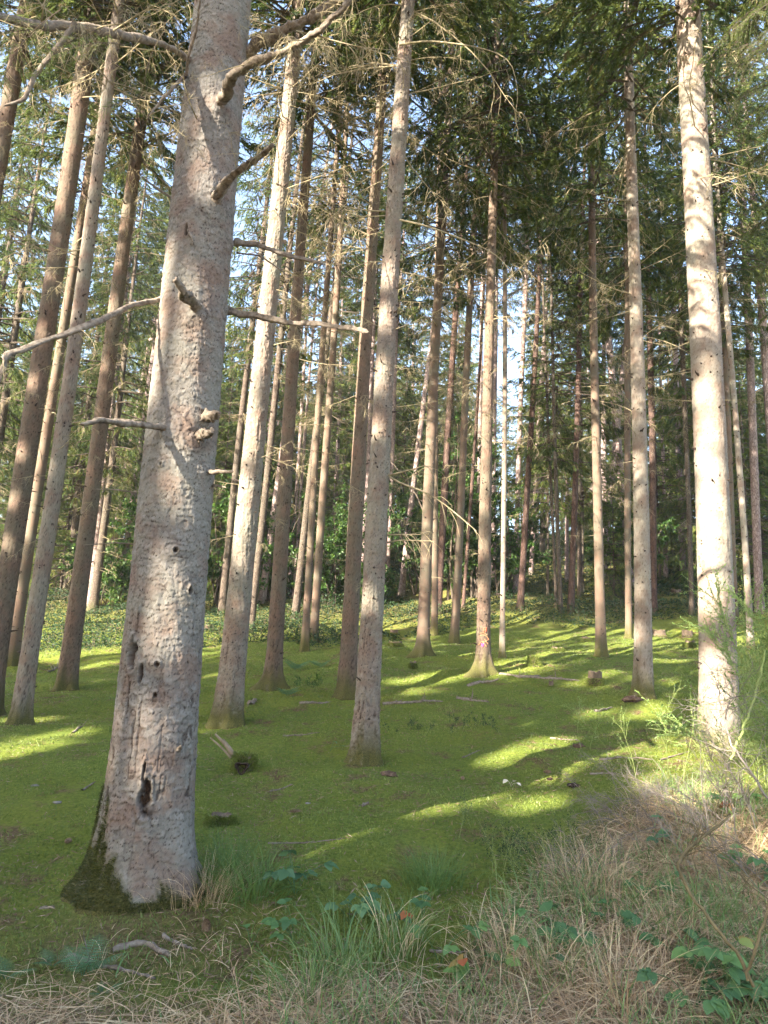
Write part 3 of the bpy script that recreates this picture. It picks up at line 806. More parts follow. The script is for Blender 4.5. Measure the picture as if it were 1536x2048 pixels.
b9 = MB_([(332, 597), (270, 606), (180, 650), (90, 682), (12, 710), (0, 762), (-20, 800)], [6, 6, 7, 7, 8, 7, 5], 'long drooping dead branch leaving the left edge', depths=[-.1, .2, .6, .9, 1.2, 1.25, 1.3], seed=11)
MB_([(342, 858), (290, 850), (240, 845), (200, 838), (160, 848)], [7, 8, 8, 8, 6], 'weathered horizontal stub pointing left', depths=[0, .2, .45, .65, .8], seed=12)
MB_([(400, 838), (418, 832), (440, 827)], [14, 11, 7], None, depths=[0, .1, .18], seed=13, jag=.2)
MB_([(392, 878), (408, 874), (427, 864)], [14, 11, 8], None, depths=[0, .08, .12], seed=14, jag=.25)
MB_([(408, 945), (435, 944), (466, 943)], [6, 5, 4], 'short lichen covered stub', depths=[0, .08, .15], seed=15)
MB_([(425, 970), (438, 972), (452, 975)], [4, 3, 2], None, depths=[0, .04, .08], seed=16)
MB_([(352, 402), (318, 378), (280, 350)], [3, 3, 2], None, depths=[-.1, 0, .1], seed=17)
MB_([(370, 452), (378, 468), (386, 484)], [5, 4, 3], None, depths=[0, .1, .14], seed=18)
MB_([(352, 1508), (358, 1500), (362, 1492)], [7, 6, 4], None, depths=[0, .06, .09], seed=19)
MB_([(272, 985), (240, 980), (180, 978)], [2.0, 1.6, 1.0], None, depths=[-.2, -.1, 0], seed=20)
MB_([(268, 1088), (225, 1086), (165, 1090)], [2.0, 1.6, 1.0], None, depths=[-.25, -.2, -.1], seed=21)
MB_([(475, 505), (520, 512), (560, 540), (620, 590), (660, 650)], [2, 1.8, 1.5, 1.2, .8], None, depths=[-.1, .1, .15, .2, .2], seed=22)
# fine dead twigs hanging round the top of the big spruce
for src, n, ln in ((b2, 11, .5), (b3, 8, .45), (b4, 14, .6), (b5, 6, .4), (b1, 6, .3), (b9, 4, .3)):
    for j in range(n):
        i = rng.integers(len(src) // 4, len(src)); p = src[i]
        o = link('dead_branch', DEAD[rng.integers(0, len(DEAD))], MAIN.root, p)
        L = ln * rng.uniform(0.5, 1.3); o.scale = (L, L * 1.2, L * 1.2)
        o.rotation_euler = (rng.uniform(-1, 1), rng.uniform(-0.5, 0.9), rng.uniform(0, 6.28))
put_dead(MAIN, 12, 4.6, 8.0, 0.7, 1.9)


def spray(seed, L=0.9, n=26):
    """a live spruce twig with needles along +x"""
    r = np.random.default_rng(seed); mb = MB(); s = np.linspace(0, 1, 7)
    path = np.stack([L * s, 0.06 * np.sin(3 * s), -0.28 * L * s ** 1.6], -1)[None]
    V, Q = tubes(path, (0.006 * (1 - .8 * s))[None], 4); mb.add(V, Q, 1, tint=0)
    p, d, i, t = pick_on(path, n, 0.15, 1.0, r)
    lat = unit(np.cross(d, [0, 0, 1.0])) * r.choice([-1, 1], n)[:, None]
    sub = grow(p, 0.7 * d + lat, L * r.uniform(.22, .42, n) * (1.15 - .75 * t), 6, .06, .10, r)
    sub = np.concatenate([sub, resample(path[0], 6)[None]])
    V, Q = tubes(sub, 0.0022 * np.ones(sub.shape[:2]), 3); mb.add(V, Q, 1, tint=0)
    m = len(sub) * 70
    p, d, i, t = pick_on(sub, m, 0.05, 1.0, r)
    rd = r.normal(0, 1, (m, 3)); rd = unit(rd - (rd * d).sum(1, keepdims=True) * d); D = unit(0.75 * d + 0.8 * rd)
    sd = unit(np.cross(D, r.normal(0, 1, (m, 3)))); ln = r.uniform(.014, .024, (m, 1))
    V = np.stack([p - sd * .0016, p + sd * .0016, p + D * ln], 1)
    mb.add(V.reshape(-1, 3), np.arange(3 * m).reshape(-1, 3), 0, tint=np.repeat(r.random(m), 3))
    return mb


SPRAYS = [spray(300 + i).mesh('live_branch', [FRESH, TWIG_DARK], False) for i in range(4)]
for (px, py, dep, az, L) in ((205, 55, 4.1, 2.9, .5), (250, 90, 4.2, 3.6, .45), (120, 20, 3.9, 2.6, .6), (60, 60, 4.0, 3.3, .5), (290, 195, 4.5, 3.3, .35), (330, 60, 4.3, 2.2, .4)):
    o = link('live_branch', SPRAYS[rng.integers(0, 4)], MAIN.root, at_depth(px, py, dep) - MAIN.base); o.rotation_euler = (0, 0.3, az); o.scale = (L, L, L)

# ------------------------------------------------------------------ the other spruces of the near stand
#      key  foot            higher up     widths   bark  crown_z height  label
NEAR = [
    ('C', (730, 1524), (812, 50), 56, 26, BARK_GREY, 10.2, 16.5, 'slender pale grey spruce left of centre with flaky reddish foot, mossy at its base', (0.040, 0.032), 110, .014, (38, 1.6, 10.5, .35, 1.7)),
    ('R', (1442, 1498), (1383, 20), 90, 45, BARK_PALE, 9.6, 17, 'broad sunlit pale spruce standing behind the broom at the right edge', (0.042, 0.036), 128, .016, (22, 3.2, 10.5, .4, 1.9)),
    ('A', (456, 1450), (587, 50), 60, 24, BARK_GREY, 10.6, 17.5, 'grey flaky spruce just right of the big scaly trunk', (0.042, 0.034), 110, .016, (40, 1.2, 11.5, .35, 1.9)),
    ('I', (1288, 1392), (1264, 100), 40, 17, BARK_PALE, 10.2, 18, 'straight yellowish spruce with grey lichen crust on its foot, left of the broad sunlit trunk', (0.05, 0.04), 80, .025, (36, 2.0, 12, .4, 2.0)),
    ('A9', (694, 1396), (769, 60), 40, 16, BARK_BROWN, 11.5, 20.5, 'pinkish spruce half hidden behind the slender grey spruce', (0.05, 0.04), 80, .025, (40, 1.2, 13, .4, 2.0)),
    ('A2', (545, 1376), (632, 120), 38, 15, BARK_BROWN, 11.0, 19.5, 'brown spruce with spreading foot between the grey flaky spruce and the pinkish spruce', (0.05, 0.04), 80, .025, (40, 1.2, 12.5, .4, 2.0)),
    ('L1', (-24, 1430), (165, 90), 48, 32, BARK_BROWN, 11.0, 18, 'leaning brown spruce cut by the left edge of the picture', (0.05, 0.04), 80, .025, (30, 2.0, 12, .4, 1.9)),
    ('L0', (-190, 1420), (49, 52), 44, 28, BARK_BROWN, 11.5, 18, 'spruce leaning into the upper left corner from outside the picture', (0.03, 0.03), 64, .035, (22, 5, 12, .5, 1.9)),
    ('L3', (37, 1450), (232, 80), 40, 21, BARK_GREY, 11.0, 17.5, 'pale grey leaning spruce with mossy foot near the left edge', (0.045, 0.038), 80, .03, (36, 1.2, 12, .4, 1.9)),
    ('L4', (131, 1380), (288, 250), 42, 22, BARK_BROWN, 10.5, 18, 'brown spruce with moss collar between the pale leaning spruce and the big scaly trunk', (0.05, 0.04), 80, .025, (36, 1.2, 12, .4, 1.9)),
    ('E', (966, 1348), (984, 400), 32, 16, BARK_BROWN, 9.2, 20, 'spruce with orange and pink spray marks near its foot', (0.05, 0.04), 80, .025, (40, 1.2, 12, .4, 2.1)),
    ('D1', (845, 1312), (882, 500), 29, 17, BARK_BROWN, 9.6, 24, 'dark reddish brown spruce with flared foot right of the slender grey spruce', None, 40, .08, (36, 1.2, 13, .4, 2.1)),
    ('H', (1202, 1314), (1190, 460), 23, 14, BARK_BROWN, 9.8, 23, 'slim reddish brown spruce standing in moss between the marked spruce and the yellowish spruce', None, 40, .08, (36, 1.5, 13, .4, 2.1)),
    ('D4', (909, 1285), (945, 582), 19, 13, BARK_BROWN, 10.0, 23, 'thin dark spruce with one sunlit root, left of the marked spruce', None, 32, .1, (30, 1.5, 13, .4, 2.0)),
    ('L2', (24, 1330), (176, 320), 25, 16, BARK_BROWN, 11.0, 24, 'brown spruce seen between the two leaning trunks at the left', None, 32, .1, (26, 1.5, 13, .4, 1.8)),
    ('F', (1004, 1316), (1007, 560), 12, 9, BARK_GREY, 8.8, 17, 'very thin straight spruce stem right of the marked spruce', None, 24, .1, (20, 2.5, 11, .3, 1.2)),
    ('T1', (609, 1302), (650, 670), 17, 12, BARK_BROWN, 11.0, 23, 'left stem of the close sunlit pair of spruces', None, 32, .1, (26, 1.2, 13, .4, 1.9)),
    ('T2', (627, 1284), (669, 600), 19, 13, BARK_BROWN, 11.0, 23, 'right stem of the close sunlit pair of spruces', None, 32, .1, (26, 1.2, 13, .4, 1.9)),
    ('P3', (1258, 1277), (1252, 450), 15, 12, BARK_BROWN, 9.8, 23, 'dark spruce close behind the yellowish spruce', None, 32, .1, (26, 2, 13, .4, 2.0)),
    ('D2', (869, 1270), (876, 650), 15, 11, BARK_BROWN, 9.5, 22, 'spruce hidden behind the dark reddish brown spruce', None, 24, .12, (20, 2, 12, .4, 1.8)),
    ('R3', (1503, 1300), (1452, 560), 15, 10, BARK_PALE, 9.5, 20, 'thin sunlit leaning spruce right of the broad sunlit trunk', None, 32, .1, (22, 3, 11, .3, 1.3)),
    ('R2', (1470, 1245), (1446, 650), 15, 12, BARK_BROWN, 9.0, 22, 'reddish spruce close behind the broad sunlit trunk', None, 32, .1, (24, 2, 12, .4, 1.9)),
]
for j, (key, b, up, wb, wu, bark, cz, H, label, cell, seg, dz, dead) in enumerate(NEAR):
    amp = 0.009 if key in 'CA' else 0.005
    make_tree(key, 'spruce_tree', label, 'tree', GS, b, up, wb, wu, bark, near=1 if cell else 0, crown_z=cz, crown=CROWNS[j % 4], H=H, seed=20 + j, cell=cell, amp=amp, seg=seg, dz=dz,
              dead=dead, crown_scale=1.12 if key not in 'F' else 0.6, moss=0.34, lobes=[(-0.3, 1.6, .5), (-2.8, 1.6, .5), (-1.6, .6, .5), (1.5, 1, .8)] if key in ('E', 'D1', 'A2') else None,
              flare=(0.10, 0.18) if key in ('E', 'D1', 'A2') else None)

# spray marks on the marked spruce
E = TREES['E']


def stroke(pts, wpx, matl):
    q = resample(pts, max(4, 2 * len(pts)))
    m = E.depth / FPX
    mb = MB(); P = np.array([surf(E.base, E.lean, E.rad, x, y, off=0.013)[0] for x, y in q])
    d = unit(np.gradient(P, axis=0)); out = unit(np.array([-P[:, 0] * 0, -np.ones(len(P)), np.zeros(len(P))]).T)
    sd = unit(np.cross(d, out)) * wpx * m * 0.5
    front = np.stack([P - sd, P + sd], 1); V = np.concatenate([front, front + np.array([0, 0.012, 0])], 1)     # a thin coat with its own thickness
    n = len(P); F = []
    for i in range(n - 1):
        a, b_ = 4 * i, 4 * i + 4
        F += [[a, b_, b_ + 1, a + 1], [a + 1, b_ + 1, b_ + 3, a + 3], [a + 3, b_ + 3, b_ + 2, a + 2], [a + 2, b_ + 2, b_, a]]
    mb.add(V.reshape(-1, 3), np.array(F), 0)
    mb.build('paint_mark', [matl], E.root)


for p_ in ([(966, 1256.5), (973.5, 1256)], [(965.5, 1260.5), (973.5, 1259.5)], [(967.5, 1255), (967.5, 1265)], [(971.7, 1255), (971.5, 1264)]): stroke(p_, 1.9, PAINT_RED)
for p_ in ([(960, 1266.5), (968, 1264.5), (974, 1270)], [(960, 1271), (972, 1268.5), (978, 1280)], [(957.5, 1290), (964, 1280), (970, 1286), (975, 1280)], [(969, 1278), (976, 1288)], [(965, 1283), (973, 1293)]): stroke(p_, 0.9, PAINT_ORANGE)
stroke([(963, 1286.5), (965, 1293)], 2.6, PAINT_PINK); stroke([(968, 1286.5), (965.4, 1293)], 2.6, PAINT_PINK)

# the long dead branch of the slender spruce that arches to the right
Cc = TREES['C']
def tree_branch(T, pix, rpx, dd, seed, matl=TWIG, side=8):
    r = np.random.default_rng(seed); d0 = T.depth
    pts = [at_depth(px, py, depth_of(T.base + T.axis(3.0)) - q) - T.base for (px, py), q in zip(pix, dd)]
    P = resample(pts, 14); s = np.linspace(0, 1, 14)
    mb = MB(); V, Q = tubes(P[None], (rpx * d0 / FPX * (1 - .75 * s))[None], 6); mb.add(V, Q, 0)
    p, d, i, t = pick_on(P[None], side, .3, 1, r)
    V, Q = tubes(grow(p, d + r.normal(0, .7, (side, 3)), r.uniform(.15, .45, side), 7, .2, .35, r), 0.0034 * (1 - .7 * np.linspace(0, 1, 7))[None] * np.ones((side, 1)), 4); mb.add(V, Q, 0)
    mb.build('dead_branch', [matl], T.root)


tree_branch(Cc, [(775, 950), (800, 968), (840, 978), (890, 1008), (920, 1034), (953, 1062)], 2.6, [0, .1, .2, .3, .35, .4], 1)
tree_branch(Cc, [(775, 952), (800, 945), (830, 938), (855, 927), (862, 945)], 2.4, [0, .1, .2, .25, .3], 2)
tree_branch(Cc, [(775, 1070), (800, 1069), (850, 1069)], 2.0, [0, .1, .15], 3)
tree_branch(Cc, [(775, 1085), (800, 1080), (865, 1082)], 2.0, [0, .1, .15], 4)
tree_branch(Cc, [(800, 440), (850, 450), (930, 480), (1000, 510), (1032, 560)], 2.4, [-.1, .1, .3, .5, .6], 5)
tree_branch(Cc, [(800, 90), (850, 80), (950, 92), (1025, 115), (1035, 180)], 2.4, [-.6, -.4, 0, .2, .3], 6)

# ------------------------------------------------------------------ pines and thin trees further back
GP = 'tall pines behind the moss clearing'
FAR = [
    ('pine_tree', (181, 1212), (247, 600), 18, 12, BARK_PINE, 9, 21, 'pale grey pine in shade just left of the big scaly trunk'),
    ('pine_tree', (215, 1150), (285, 780), 18, 13, BARK_PINE, 9, 21, 'pinkish pine second from the big scaly trunk on its left'),
    ('pine_tree', (240, 1180), (296, 800), 15, 11, BARK_PINE, 9, 21, 'pinkish pine touching the left outline of the big scaly trunk'),
    ('spruce_tree', (443, 1228), (500, 700), 17, 12, BARK_FAR, 8, 20, 'dark grey spruce seen between the big scaly trunk and the grey flaky spruce'),
    ('spruce_tree', (500, 1262), (552, 780), 17, 13, BARK_FAR, 8, 20, 'reddish spruce half hidden behind the grey flaky spruce'),
    ('pine_tree', (523, 1206), (580, 820), 17, 11, BARK_PINE, 9, 21, 'lavender grey pine leaning strongly right behind the brown spruce with spreading foot'),
    ('spruce_tree', (590, 1237), (632, 880), 17, 13, BARK_FAR, 7, 20, 'dark grey stem just left of the close sunlit pair'),
    ('spruce_tree', (578, 1190), (597, 900), 8, 7, BARK_PINE, 7, 17, 'thinner of two pale stems behind the brown spruce'),
    ('spruce_tree', (586, 1200), (610, 900), 7, 6, BARK_PINE, 7, 17, 'thinnest pale stem left of the dark grey stem'),
    ('pine_tree', (722, 1185), (748, 640), 10, 8, BARK_PINE, 9, 21, 'pinkish pine peeping between the pinkish spruce and the slender grey spruce'),
    ('pine_tree', (773, 1186), (792, 700), 10, 8, BARK_PINE, 9, 21, 'pale pine right beside the slender grey spruce'),
    ('pine_tree', (802, 1192), (852, 760), 14, 10, BARK_PINE, 9, 21, 'pinkish pine leaning right between the slender grey spruce and the dark reddish spruce'),
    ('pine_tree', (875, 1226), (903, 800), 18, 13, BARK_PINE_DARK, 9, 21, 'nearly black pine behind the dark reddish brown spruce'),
    ('spruce_tree', (926, 1222), (940, 1000), 8, 7, BARK_PINE_DARK, 6, 15, 'thin black stem behind the thin dark spruce'),
    ('pine_tree', (953, 1190), (962, 780), 10, 8, BARK_PINE, 10, 21, 'pinkish pine at the left outline of the marked spruce'),
    ('pine_tree', (987, 1160), (990, 700), 11, 9, BARK_PINE, 10, 21, 'bright pine between the marked spruce and the very thin stem'),
    ('pine_tree', (1031, 1186), (1050, 600), 13, 9, BARK_PINE, 10, 21, 'brightest white lit pine in the gap at the centre right'),
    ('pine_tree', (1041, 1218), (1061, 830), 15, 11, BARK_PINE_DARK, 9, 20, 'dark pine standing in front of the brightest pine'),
    ('pine_tree', (1062, 1150), (1082, 800), 10, 8, BARK_PINE, 10, 21, 'bright pine just right of the dark pine in the gap'),
    ('spruce_tree', (1113, 1217), (1104, 980), 7, 6, BARK_FAR, 5, 15, 'left one of two thin touching stems in the undergrowth'),
    ('spruce_tree', (1122, 1226), (1114, 980), 10, 8, BARK_FAR, 5, 16, 'right one of two thin touching stems in the undergrowth'),
    ('pine_tree', (1133, 1165), (1136, 900), 9, 7, BARK_PINE, 9, 20, 'sunlit pine behind the dark reddish pine'),
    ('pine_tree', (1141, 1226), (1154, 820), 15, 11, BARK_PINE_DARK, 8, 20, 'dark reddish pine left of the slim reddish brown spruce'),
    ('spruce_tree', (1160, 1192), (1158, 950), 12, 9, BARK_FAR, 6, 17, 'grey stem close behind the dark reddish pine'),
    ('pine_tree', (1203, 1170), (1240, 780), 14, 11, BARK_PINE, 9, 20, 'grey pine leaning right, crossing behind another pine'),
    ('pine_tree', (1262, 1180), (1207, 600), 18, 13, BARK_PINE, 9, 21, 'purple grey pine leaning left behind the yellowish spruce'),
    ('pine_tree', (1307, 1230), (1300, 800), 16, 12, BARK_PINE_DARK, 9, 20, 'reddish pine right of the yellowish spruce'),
    ('pine_tree', (1366, 1152), (1356, 820), 14, 11, BARK_PINE, 9, 20, 'pinkish sunlit pine left of the broad sunlit trunk'),
    ('spruce_tree', (1384, 1230), (1371, 800), 11, 9, BARK_FAR, 6, 18, 'thin brown spruce close to the left outline of the broad sunlit trunk'),
    ('pine_tree', (1332, 1155), (1328, 950), 9, 7, BARK_PINE, 9, 19, 'small distant pine right of the reddish pine'),
    ('pine_tree', (1520, 1225), (1491, 560), 19, 14, BARK_PINE, 9, 21, 'lavender pine right of the thin sunlit leaning spruce'),
    ('pine_tree', (1570, 1235), (1518, 560), 20, 15, BARK_PINE, 9, 21, 'pine stem cut by the right edge behind the broom'),
]
FARB = []
for j, (nm, b, up, wb, wu, bark, cz, H, label) in enumerate(FAR):
    T = make_tree('far%d' % j, nm, label, 'tree', GP if nm == 'pine_tree' else 'thin spruces behind the moss clearing', b, up, wb, wu, bark, crown_z=cz + (2 if nm == 'pine_tree' else 0), crown=CROWNS[j % 4] if wb > 8 else None, H=H, seed=90 + j, seg=14, dz=0.3,
                  knots=nm != 'pine_tree', dead=(14, 1.5, cz + 2, .4, 1.5), crown_scale=0.95 if wb > 9 else 0.6, moss=0.15)
    FARB.append((b[0], T.depth))

# ------------------------------------------------------------------ lanes of sunlight
def lit_trunk(T, spots):
    for px, py, rpx in spots:
        p, az = surf(T.base, T.lean, T.rad, px, py); p = p + T.base
        u = sun_uvw(p); LIT.append((u[0], u[1], u[2], max(.15, 1.45 * rpx * depth_of(p) / FPX)))


def lit_ground(spots):
    for px, py, r in spots:
        p = ground_hit(px, py); u = sun_uvw(p); LIT.append((u[0], u[1], u[2], r * 1.5))


lit_trunk(MAIN, [(430, 235, 36), (438, 300, 40), (430, 370, 34), (452, 200, 25), (385, 240, 18), (330, 1130, 22), (300, 1190, 38), (320, 1260, 48), (285, 1260, 34), (265, 1390, 30), (250, 1440, 28), (235, 1530, 24),
                 (300, 1440, 22), (345, 1180, 24), (365, 790, 24), (330, 900, 26), (400, 940, 24), (275, 1540, 16), (350, 860, 22), (380, 700, 20)])
lit_trunk(TREES['R'], [(1425, 850, 26), (1420, 930, 24), (1430, 1000, 34), (1412, 1060, 34), (1405, 1130, 34), (1408, 1190, 30), (1420, 1330, 26), (1430, 1400, 38), (1440, 1460, 40), (1408, 385, 22), (1385, 110, 20), (1385, 60, 18), (1400, 290, 20), (1395, 640, 20), (1400, 560, 16), (1395, 200, 16), (1415, 780, 20)])
lit_trunk(TREES['I'], [(1277, 935, 22), (1272, 640, 16), (1280, 1175, 16), (1284, 1265, 18), (1270, 600, 14), (1268, 430, 12), (1276, 800, 14), (1280, 1040, 12)])
lit_trunk(TREES['E'], [(966, 880, 14), (965, 960, 16), (962, 1010, 14), (958, 1100, 9), (957, 1180, 9), (956, 1260, 8), (955, 1330, 9), (972, 780, 12)])
lit_trunk(TREES['A9'], [(700, 1150, 18), (696, 1220, 20), (706, 1080, 16), (716, 970, 16), (728, 870, 14), (742, 560, 16), (745, 500, 16), (720, 920, 14), (752, 420, 10)])
lit_trunk(TREES['T1'], [(617, 1100, 8), (612, 1200, 8), (624, 1010, 8)])
lit_trunk(TREES['T2'], [(640, 960, 10), (634, 1060, 10), (630, 1150, 8), (628, 1230, 8), (646, 900, 8)])
lit_trunk(TREES['A2'], [(592, 760, 14), (600, 680, 14), (583, 850, 14), (606, 590, 12), (612, 540, 10)])
lit_trunk(TREES['A'], [(560, 335, 18), (536, 650, 17), (575, 180, 10)])
lit_trunk(TREES['L3'], [(210, 220, 16), (205, 260, 14), (188, 380, 12), (110, 940, 14), (215, 180, 12), (180, 470, 12)])
lit_trunk(TREES['L1'], [(34, 900, 10), (20, 1000, 10), (10, 1080, 9), (62, 760, 9), (85, 660, 8)])
lit_trunk(TREES['C'], [(775, 640, 20), (785, 560, 20), (770, 740, 18), (808, 100, 12), (800, 250, 14), (755, 860, 14), (735, 1200, 16)])
lit_trunk(TREES['D1'], [(857, 1050, 11), (853, 1120, 11), (850, 1200, 10)])
lit_trunk(TREES['H'], [(1199, 1090, 10), (1200, 1130, 10), (1198, 1010, 8), (1200, 1200, 9)])
for j, (nm, b, up, wb, wu, bark, cz, H, label) in enumerate(FAR):
    if bark is BARK_PINE:
        lit_trunk(TREES['far%d' % j], [(b[0] + (up[0] - b[0]) * q, b[1] + (up[1] - b[1]) * q, 22) for q in ((.05, .25, .5, .75, 1.0) if b[0] in (987, 1031, 1062, 1133, 1366) else (.3, .7))])
lit_ground([(1050, 1498, .16), (1000, 1520, .14), (1090, 1490, .16), (1110, 1480, .15), (1050, 1610, .14), (1080, 1605, .14), (1130, 1535, .14), (1100, 1560, .10), (60, 1490, .22), (20, 1500, .2), (110, 1465, .2),
            (60, 1440, .16), (420, 1310, .3), (440, 1290, .25), (430, 1345, .2), (850, 1290, .2), (1010, 1330, .3), (1060, 1300, .3), (1100, 1280, .3), (1150, 1265, .3), (1040, 1345, .25), (1090, 1335, .22), (1120, 1310, .2),
            (1240, 1300, .25), (1330, 1290, .25), (1340, 1320, .25), (1240, 1490, .22), (1280, 1470, .2), (1330, 1500, .22), (1360, 1480, .2), (1200, 1500, .2), (1290, 1420, .22), (1210, 1430, .2), (1340, 1560, .2), (1370, 1530, .2),
            (1230, 1350, .25), (1180, 1370, .2), (820, 1360, .2), (900, 1350, .25), (930, 1310, .2), (1500, 1600, .3), (1450, 1560, .3), (1520, 1660, .3), (300, 1320, .2), (200, 1330, .25), (1380, 1600, .18),
            (1100, 1170, 1.2), (1060, 1190, .8), (1330, 1190, .8)])
GLADE = []
for px, py, dep, rad in ((1080, 700, 30, 2.2), (1100, 850, 29, 2.0), (1090, 1000, 29, 2.0), (1150, 780, 29, 1.6), (1030, 900, 29, 1.6), (1040, 700, 31, 2.0), (820, 850, 27, 1.4), (800, 1000, 26, 1.2), (1340, 1000, 27, 1.2), (1220, 900, 29, 1.2), (950, 650, 32, 1.6), (80, 620, 24, 1.4), (560, 1000, 24, 1.0), (660, 950, 25, 1.0),
        (1230, 450, 14, 1.0), (1180, 560, 16, 1.2), (1250, 300, 14, .9), (1130, 420, 18, 1.2), (620, 420, 15, 1.0), (680, 560, 16, 1.1), (700, 280, 15, 1.0), (1080, 150, 20, 1.3), (960, 560, 22, 1.2), (1480, 330, 8, .6), (1500, 560, 9, .7),
        (1440, 150, 12, .9), (330, 60, 12, .8), (200, 60, 13, .9), (880, 350, 22, 1.3), (500, 150, 14, .8), (1330, 500, 20, 1.2), (1180, 250, 22, 1.2), (740, 100, 16, .9), (60, 450, 20, 1.2), (600, 700, 22, 1.0), (1330, 750, 24, 1.2), (1480, 800, 22, 1.0)):
    u = sun_uvw(at_depth(px, py, dep)); GLADE.append((u[0], u[1], u[2], rad))
LIT += GLADE
LITA = np.array(LIT)


def in_glade(x, y, z0, z1, rad, near=1.0):
    P = np.stack([np.full(9, x), np.full(9, y), np.linspace(z0, z1, 9)], -1); U = sun_uvw(P)
    return any((((U[:, 0] - u) ** 2 + (U[:, 1] - v) ** 2 < (q * .7 + rad) ** 2) & (U[:, 2] > t + near)).any() for u, v, t, q in GLADE)




def sunlit(P, near=0.4):
    """True where a point stands in one of the lanes of sunlight"""
    U = sun_uvw(P); out = np.zeros(len(U), bool)
    for u, v, t, r in LITA:
        out |= ((U[:, 0] - u) ** 2 + (U[:, 1] - v) ** 2 < r * r) & (U[:, 2] > t + near)
    return out


# crowns that stand in a lane of sunlight open a gap there
for T in TREES.values():
    if getattr(T, 'crown_i', -1) < 0: continue
    c = T.crown; wood, V, tn = CROWN_RAW[T.crown_i]
    Mx = np.array(c.rotation_euler.to_matrix()) @ np.diag(np.array(c.scale)); org = np.array(c.location) + T.base
    cen = V.mean(1) @ Mx.T + org
    U = sun_uvw(cen); near_ = np.zeros(len(U), bool)
    for u, v, t, r_ in GLADE[:9]:
        near_ |= ((U[:, 0] - u) ** 2 + (U[:, 1] - v) ** 2 < 1.2 * r_ * r_) & (U[:, 2] > t + 2.0)
    if near_.mean() > 0.004:
        c.data = crown_mb(wood, V, tn, keep=~near_).mesh('crown', [NEEDLES, TWIG_DARK], False)

# spruces added outside the view to shade the clearing, crowns cut along sun lanes
SH = np.array([-math.cos(SUN_AZ), -math.sin(SUN_AZ)]); SPp = np.array([-SH[1], SH[0]])
if SPp[1] < 0: SPp = -SPp
COARSE = [crown_arrays(400 + i, CROWN_H, Rm=2.7, whorl=0.45, nb=6, coarse=1.9, dens=1.9) for i in range(4)]
OFFTRUNK = trunk([(-1, .19), (0.3, .18), (12, .11), (24, .02)], (0.0, 0), 16, 1.0, 8, 24, 77, knots=False).mesh('trunk', [BARK_FAR, KNOT])
OFFTWIG = None
rs = np.random.default_rng(12)
spots = []
for _ in range(6000):
    t, s = rs.uniform(13, 45), rs.uniform(-5, 16.5)
    p = SH * t + SPp * s
    if p[1] > -1 and abs(p[0]) < 0.62 * p[1] + 2.2: continue
    if np.hypot(*p) < 4.5: continue
    if any(np.hypot(*(p - q)) < 2.6 for q in spots): continue
    spots.append(p)
    if len(spots) >= 72: break
LO = 'tall unseen spruce added outside the left edge of the picture to shade the moss'
for j, p in enumerate(spots):
    base = np.array([p[0], p[1], float(ground_z(p[0], p[1], False))])
    wood, V, T_ = COARSE[j % 4]
    a = rs.uniform(0, 6.28); cz = rs.uniform(5.5, 9)
    Vr = rot_z(V.reshape(-1, 3), a).reshape(-1, 3, 3) + np.array([0, 0, cz]); wv = rot_z(wood[0], a) + np.array([0, 0, cz])
    keep = ~sunlit(Vr.mean(1) + base)  # needles in the chosen sun lanes are cut away to shape the dapples
    wq = wood[1]; wk = ~sunlit(wv + base); wq = wq[wk[wq].all(1)]
    root = bpy.data.objects.new('spruce_tree', None); COL.objects.link(root); root.location = base
    tag(root, LO, 'tree', 'spruces added outside the picture')
    link('trunk', OFFTRUNK, root)
    crown_mb((wv, wq), Vr, T_, keep=keep).build('crown', [NEEDLES, TWIG_DARK], root, smooth_=False)

# ------------------------------------------------------------------ the forest behind
BGT = [trunk([(-1, .17), (0.3, .16), (10, .10), (20, .02)], (sx, 0), 12, 1.0, 6, 20, 60 + i, knots=False).mesh('trunk', [m_, KNOT]) for i, (m_, sx) in enumerate(((BARK_FAR, .01), (BARK_PINE, -.02), (BARK_FAR, 0), (BARK_PINE, .03)))]
BGTW = []
for i in range(3):
    r_ = np.random.default_rng(500 + i); n = 46; mb = MB()
    z = r_.uniform(1.5, 10, n); a = r_.uniform(0, 6.28, n)
    P = np.stack([.12 * np.cos(a), .12 * np.sin(a), z], -1)
    g = grow(P, np.stack([np.cos(a), np.sin(a), r_.normal(-.1, .2, n)], -1), r_.uniform(.4, 1.7, n), 6, .15, .08, r_)
    V, Q = tubes(g, .010 * (1 - .8 * np.linspace(0, 1, 6))[None] * np.ones((n, 1)), 3); mb.add(V, Q, 0)
    p, d, ii, t = pick_on(g, n * 7, .25, 1, r_)
    V, Q = tubes(grow(p, d + r_.normal(0, .7, (n * 7, 3)), r_.uniform(.1, .4, n * 7), 4, .2, .2, r_), .004 * np.ones((n * 7, 4)), 3); mb.add(V, Q, 0)
    BGTW.append(mb.mesh('twigs', [TWIG]))


def stand(name, x, y, H, cz, crown, tv, label, group, cs=1.0, tw=True, r=rs, thick=1.0):
    root = bpy.data.objects.new(name, None); COL.objects.link(root)
    root.location = (x, y, float(ground_z(x, y, False))); root.rotation_euler = (0, 0, r.uniform(0, 6.28))
    tag(root, label, 'tree', group)
    t = link('trunk', BGT[tv], root); t.scale = (thick * H / 20, thick * H / 20, H / 20)
    c = link('crown', crown, root, (0, 0, cz)); base_h = CROWN_H if crown in CROWNS else 10.0
    c.scale = (cs, cs, max(.25, (H + .4 - cz) / base_h))
    if tw:
        q = link('twigs', BGTW[r.integers(0, 3)], root); q['kind'] = 'stuff'; q.scale = (1, 1, min(1.2, (cz + 1) / 10))
    return root


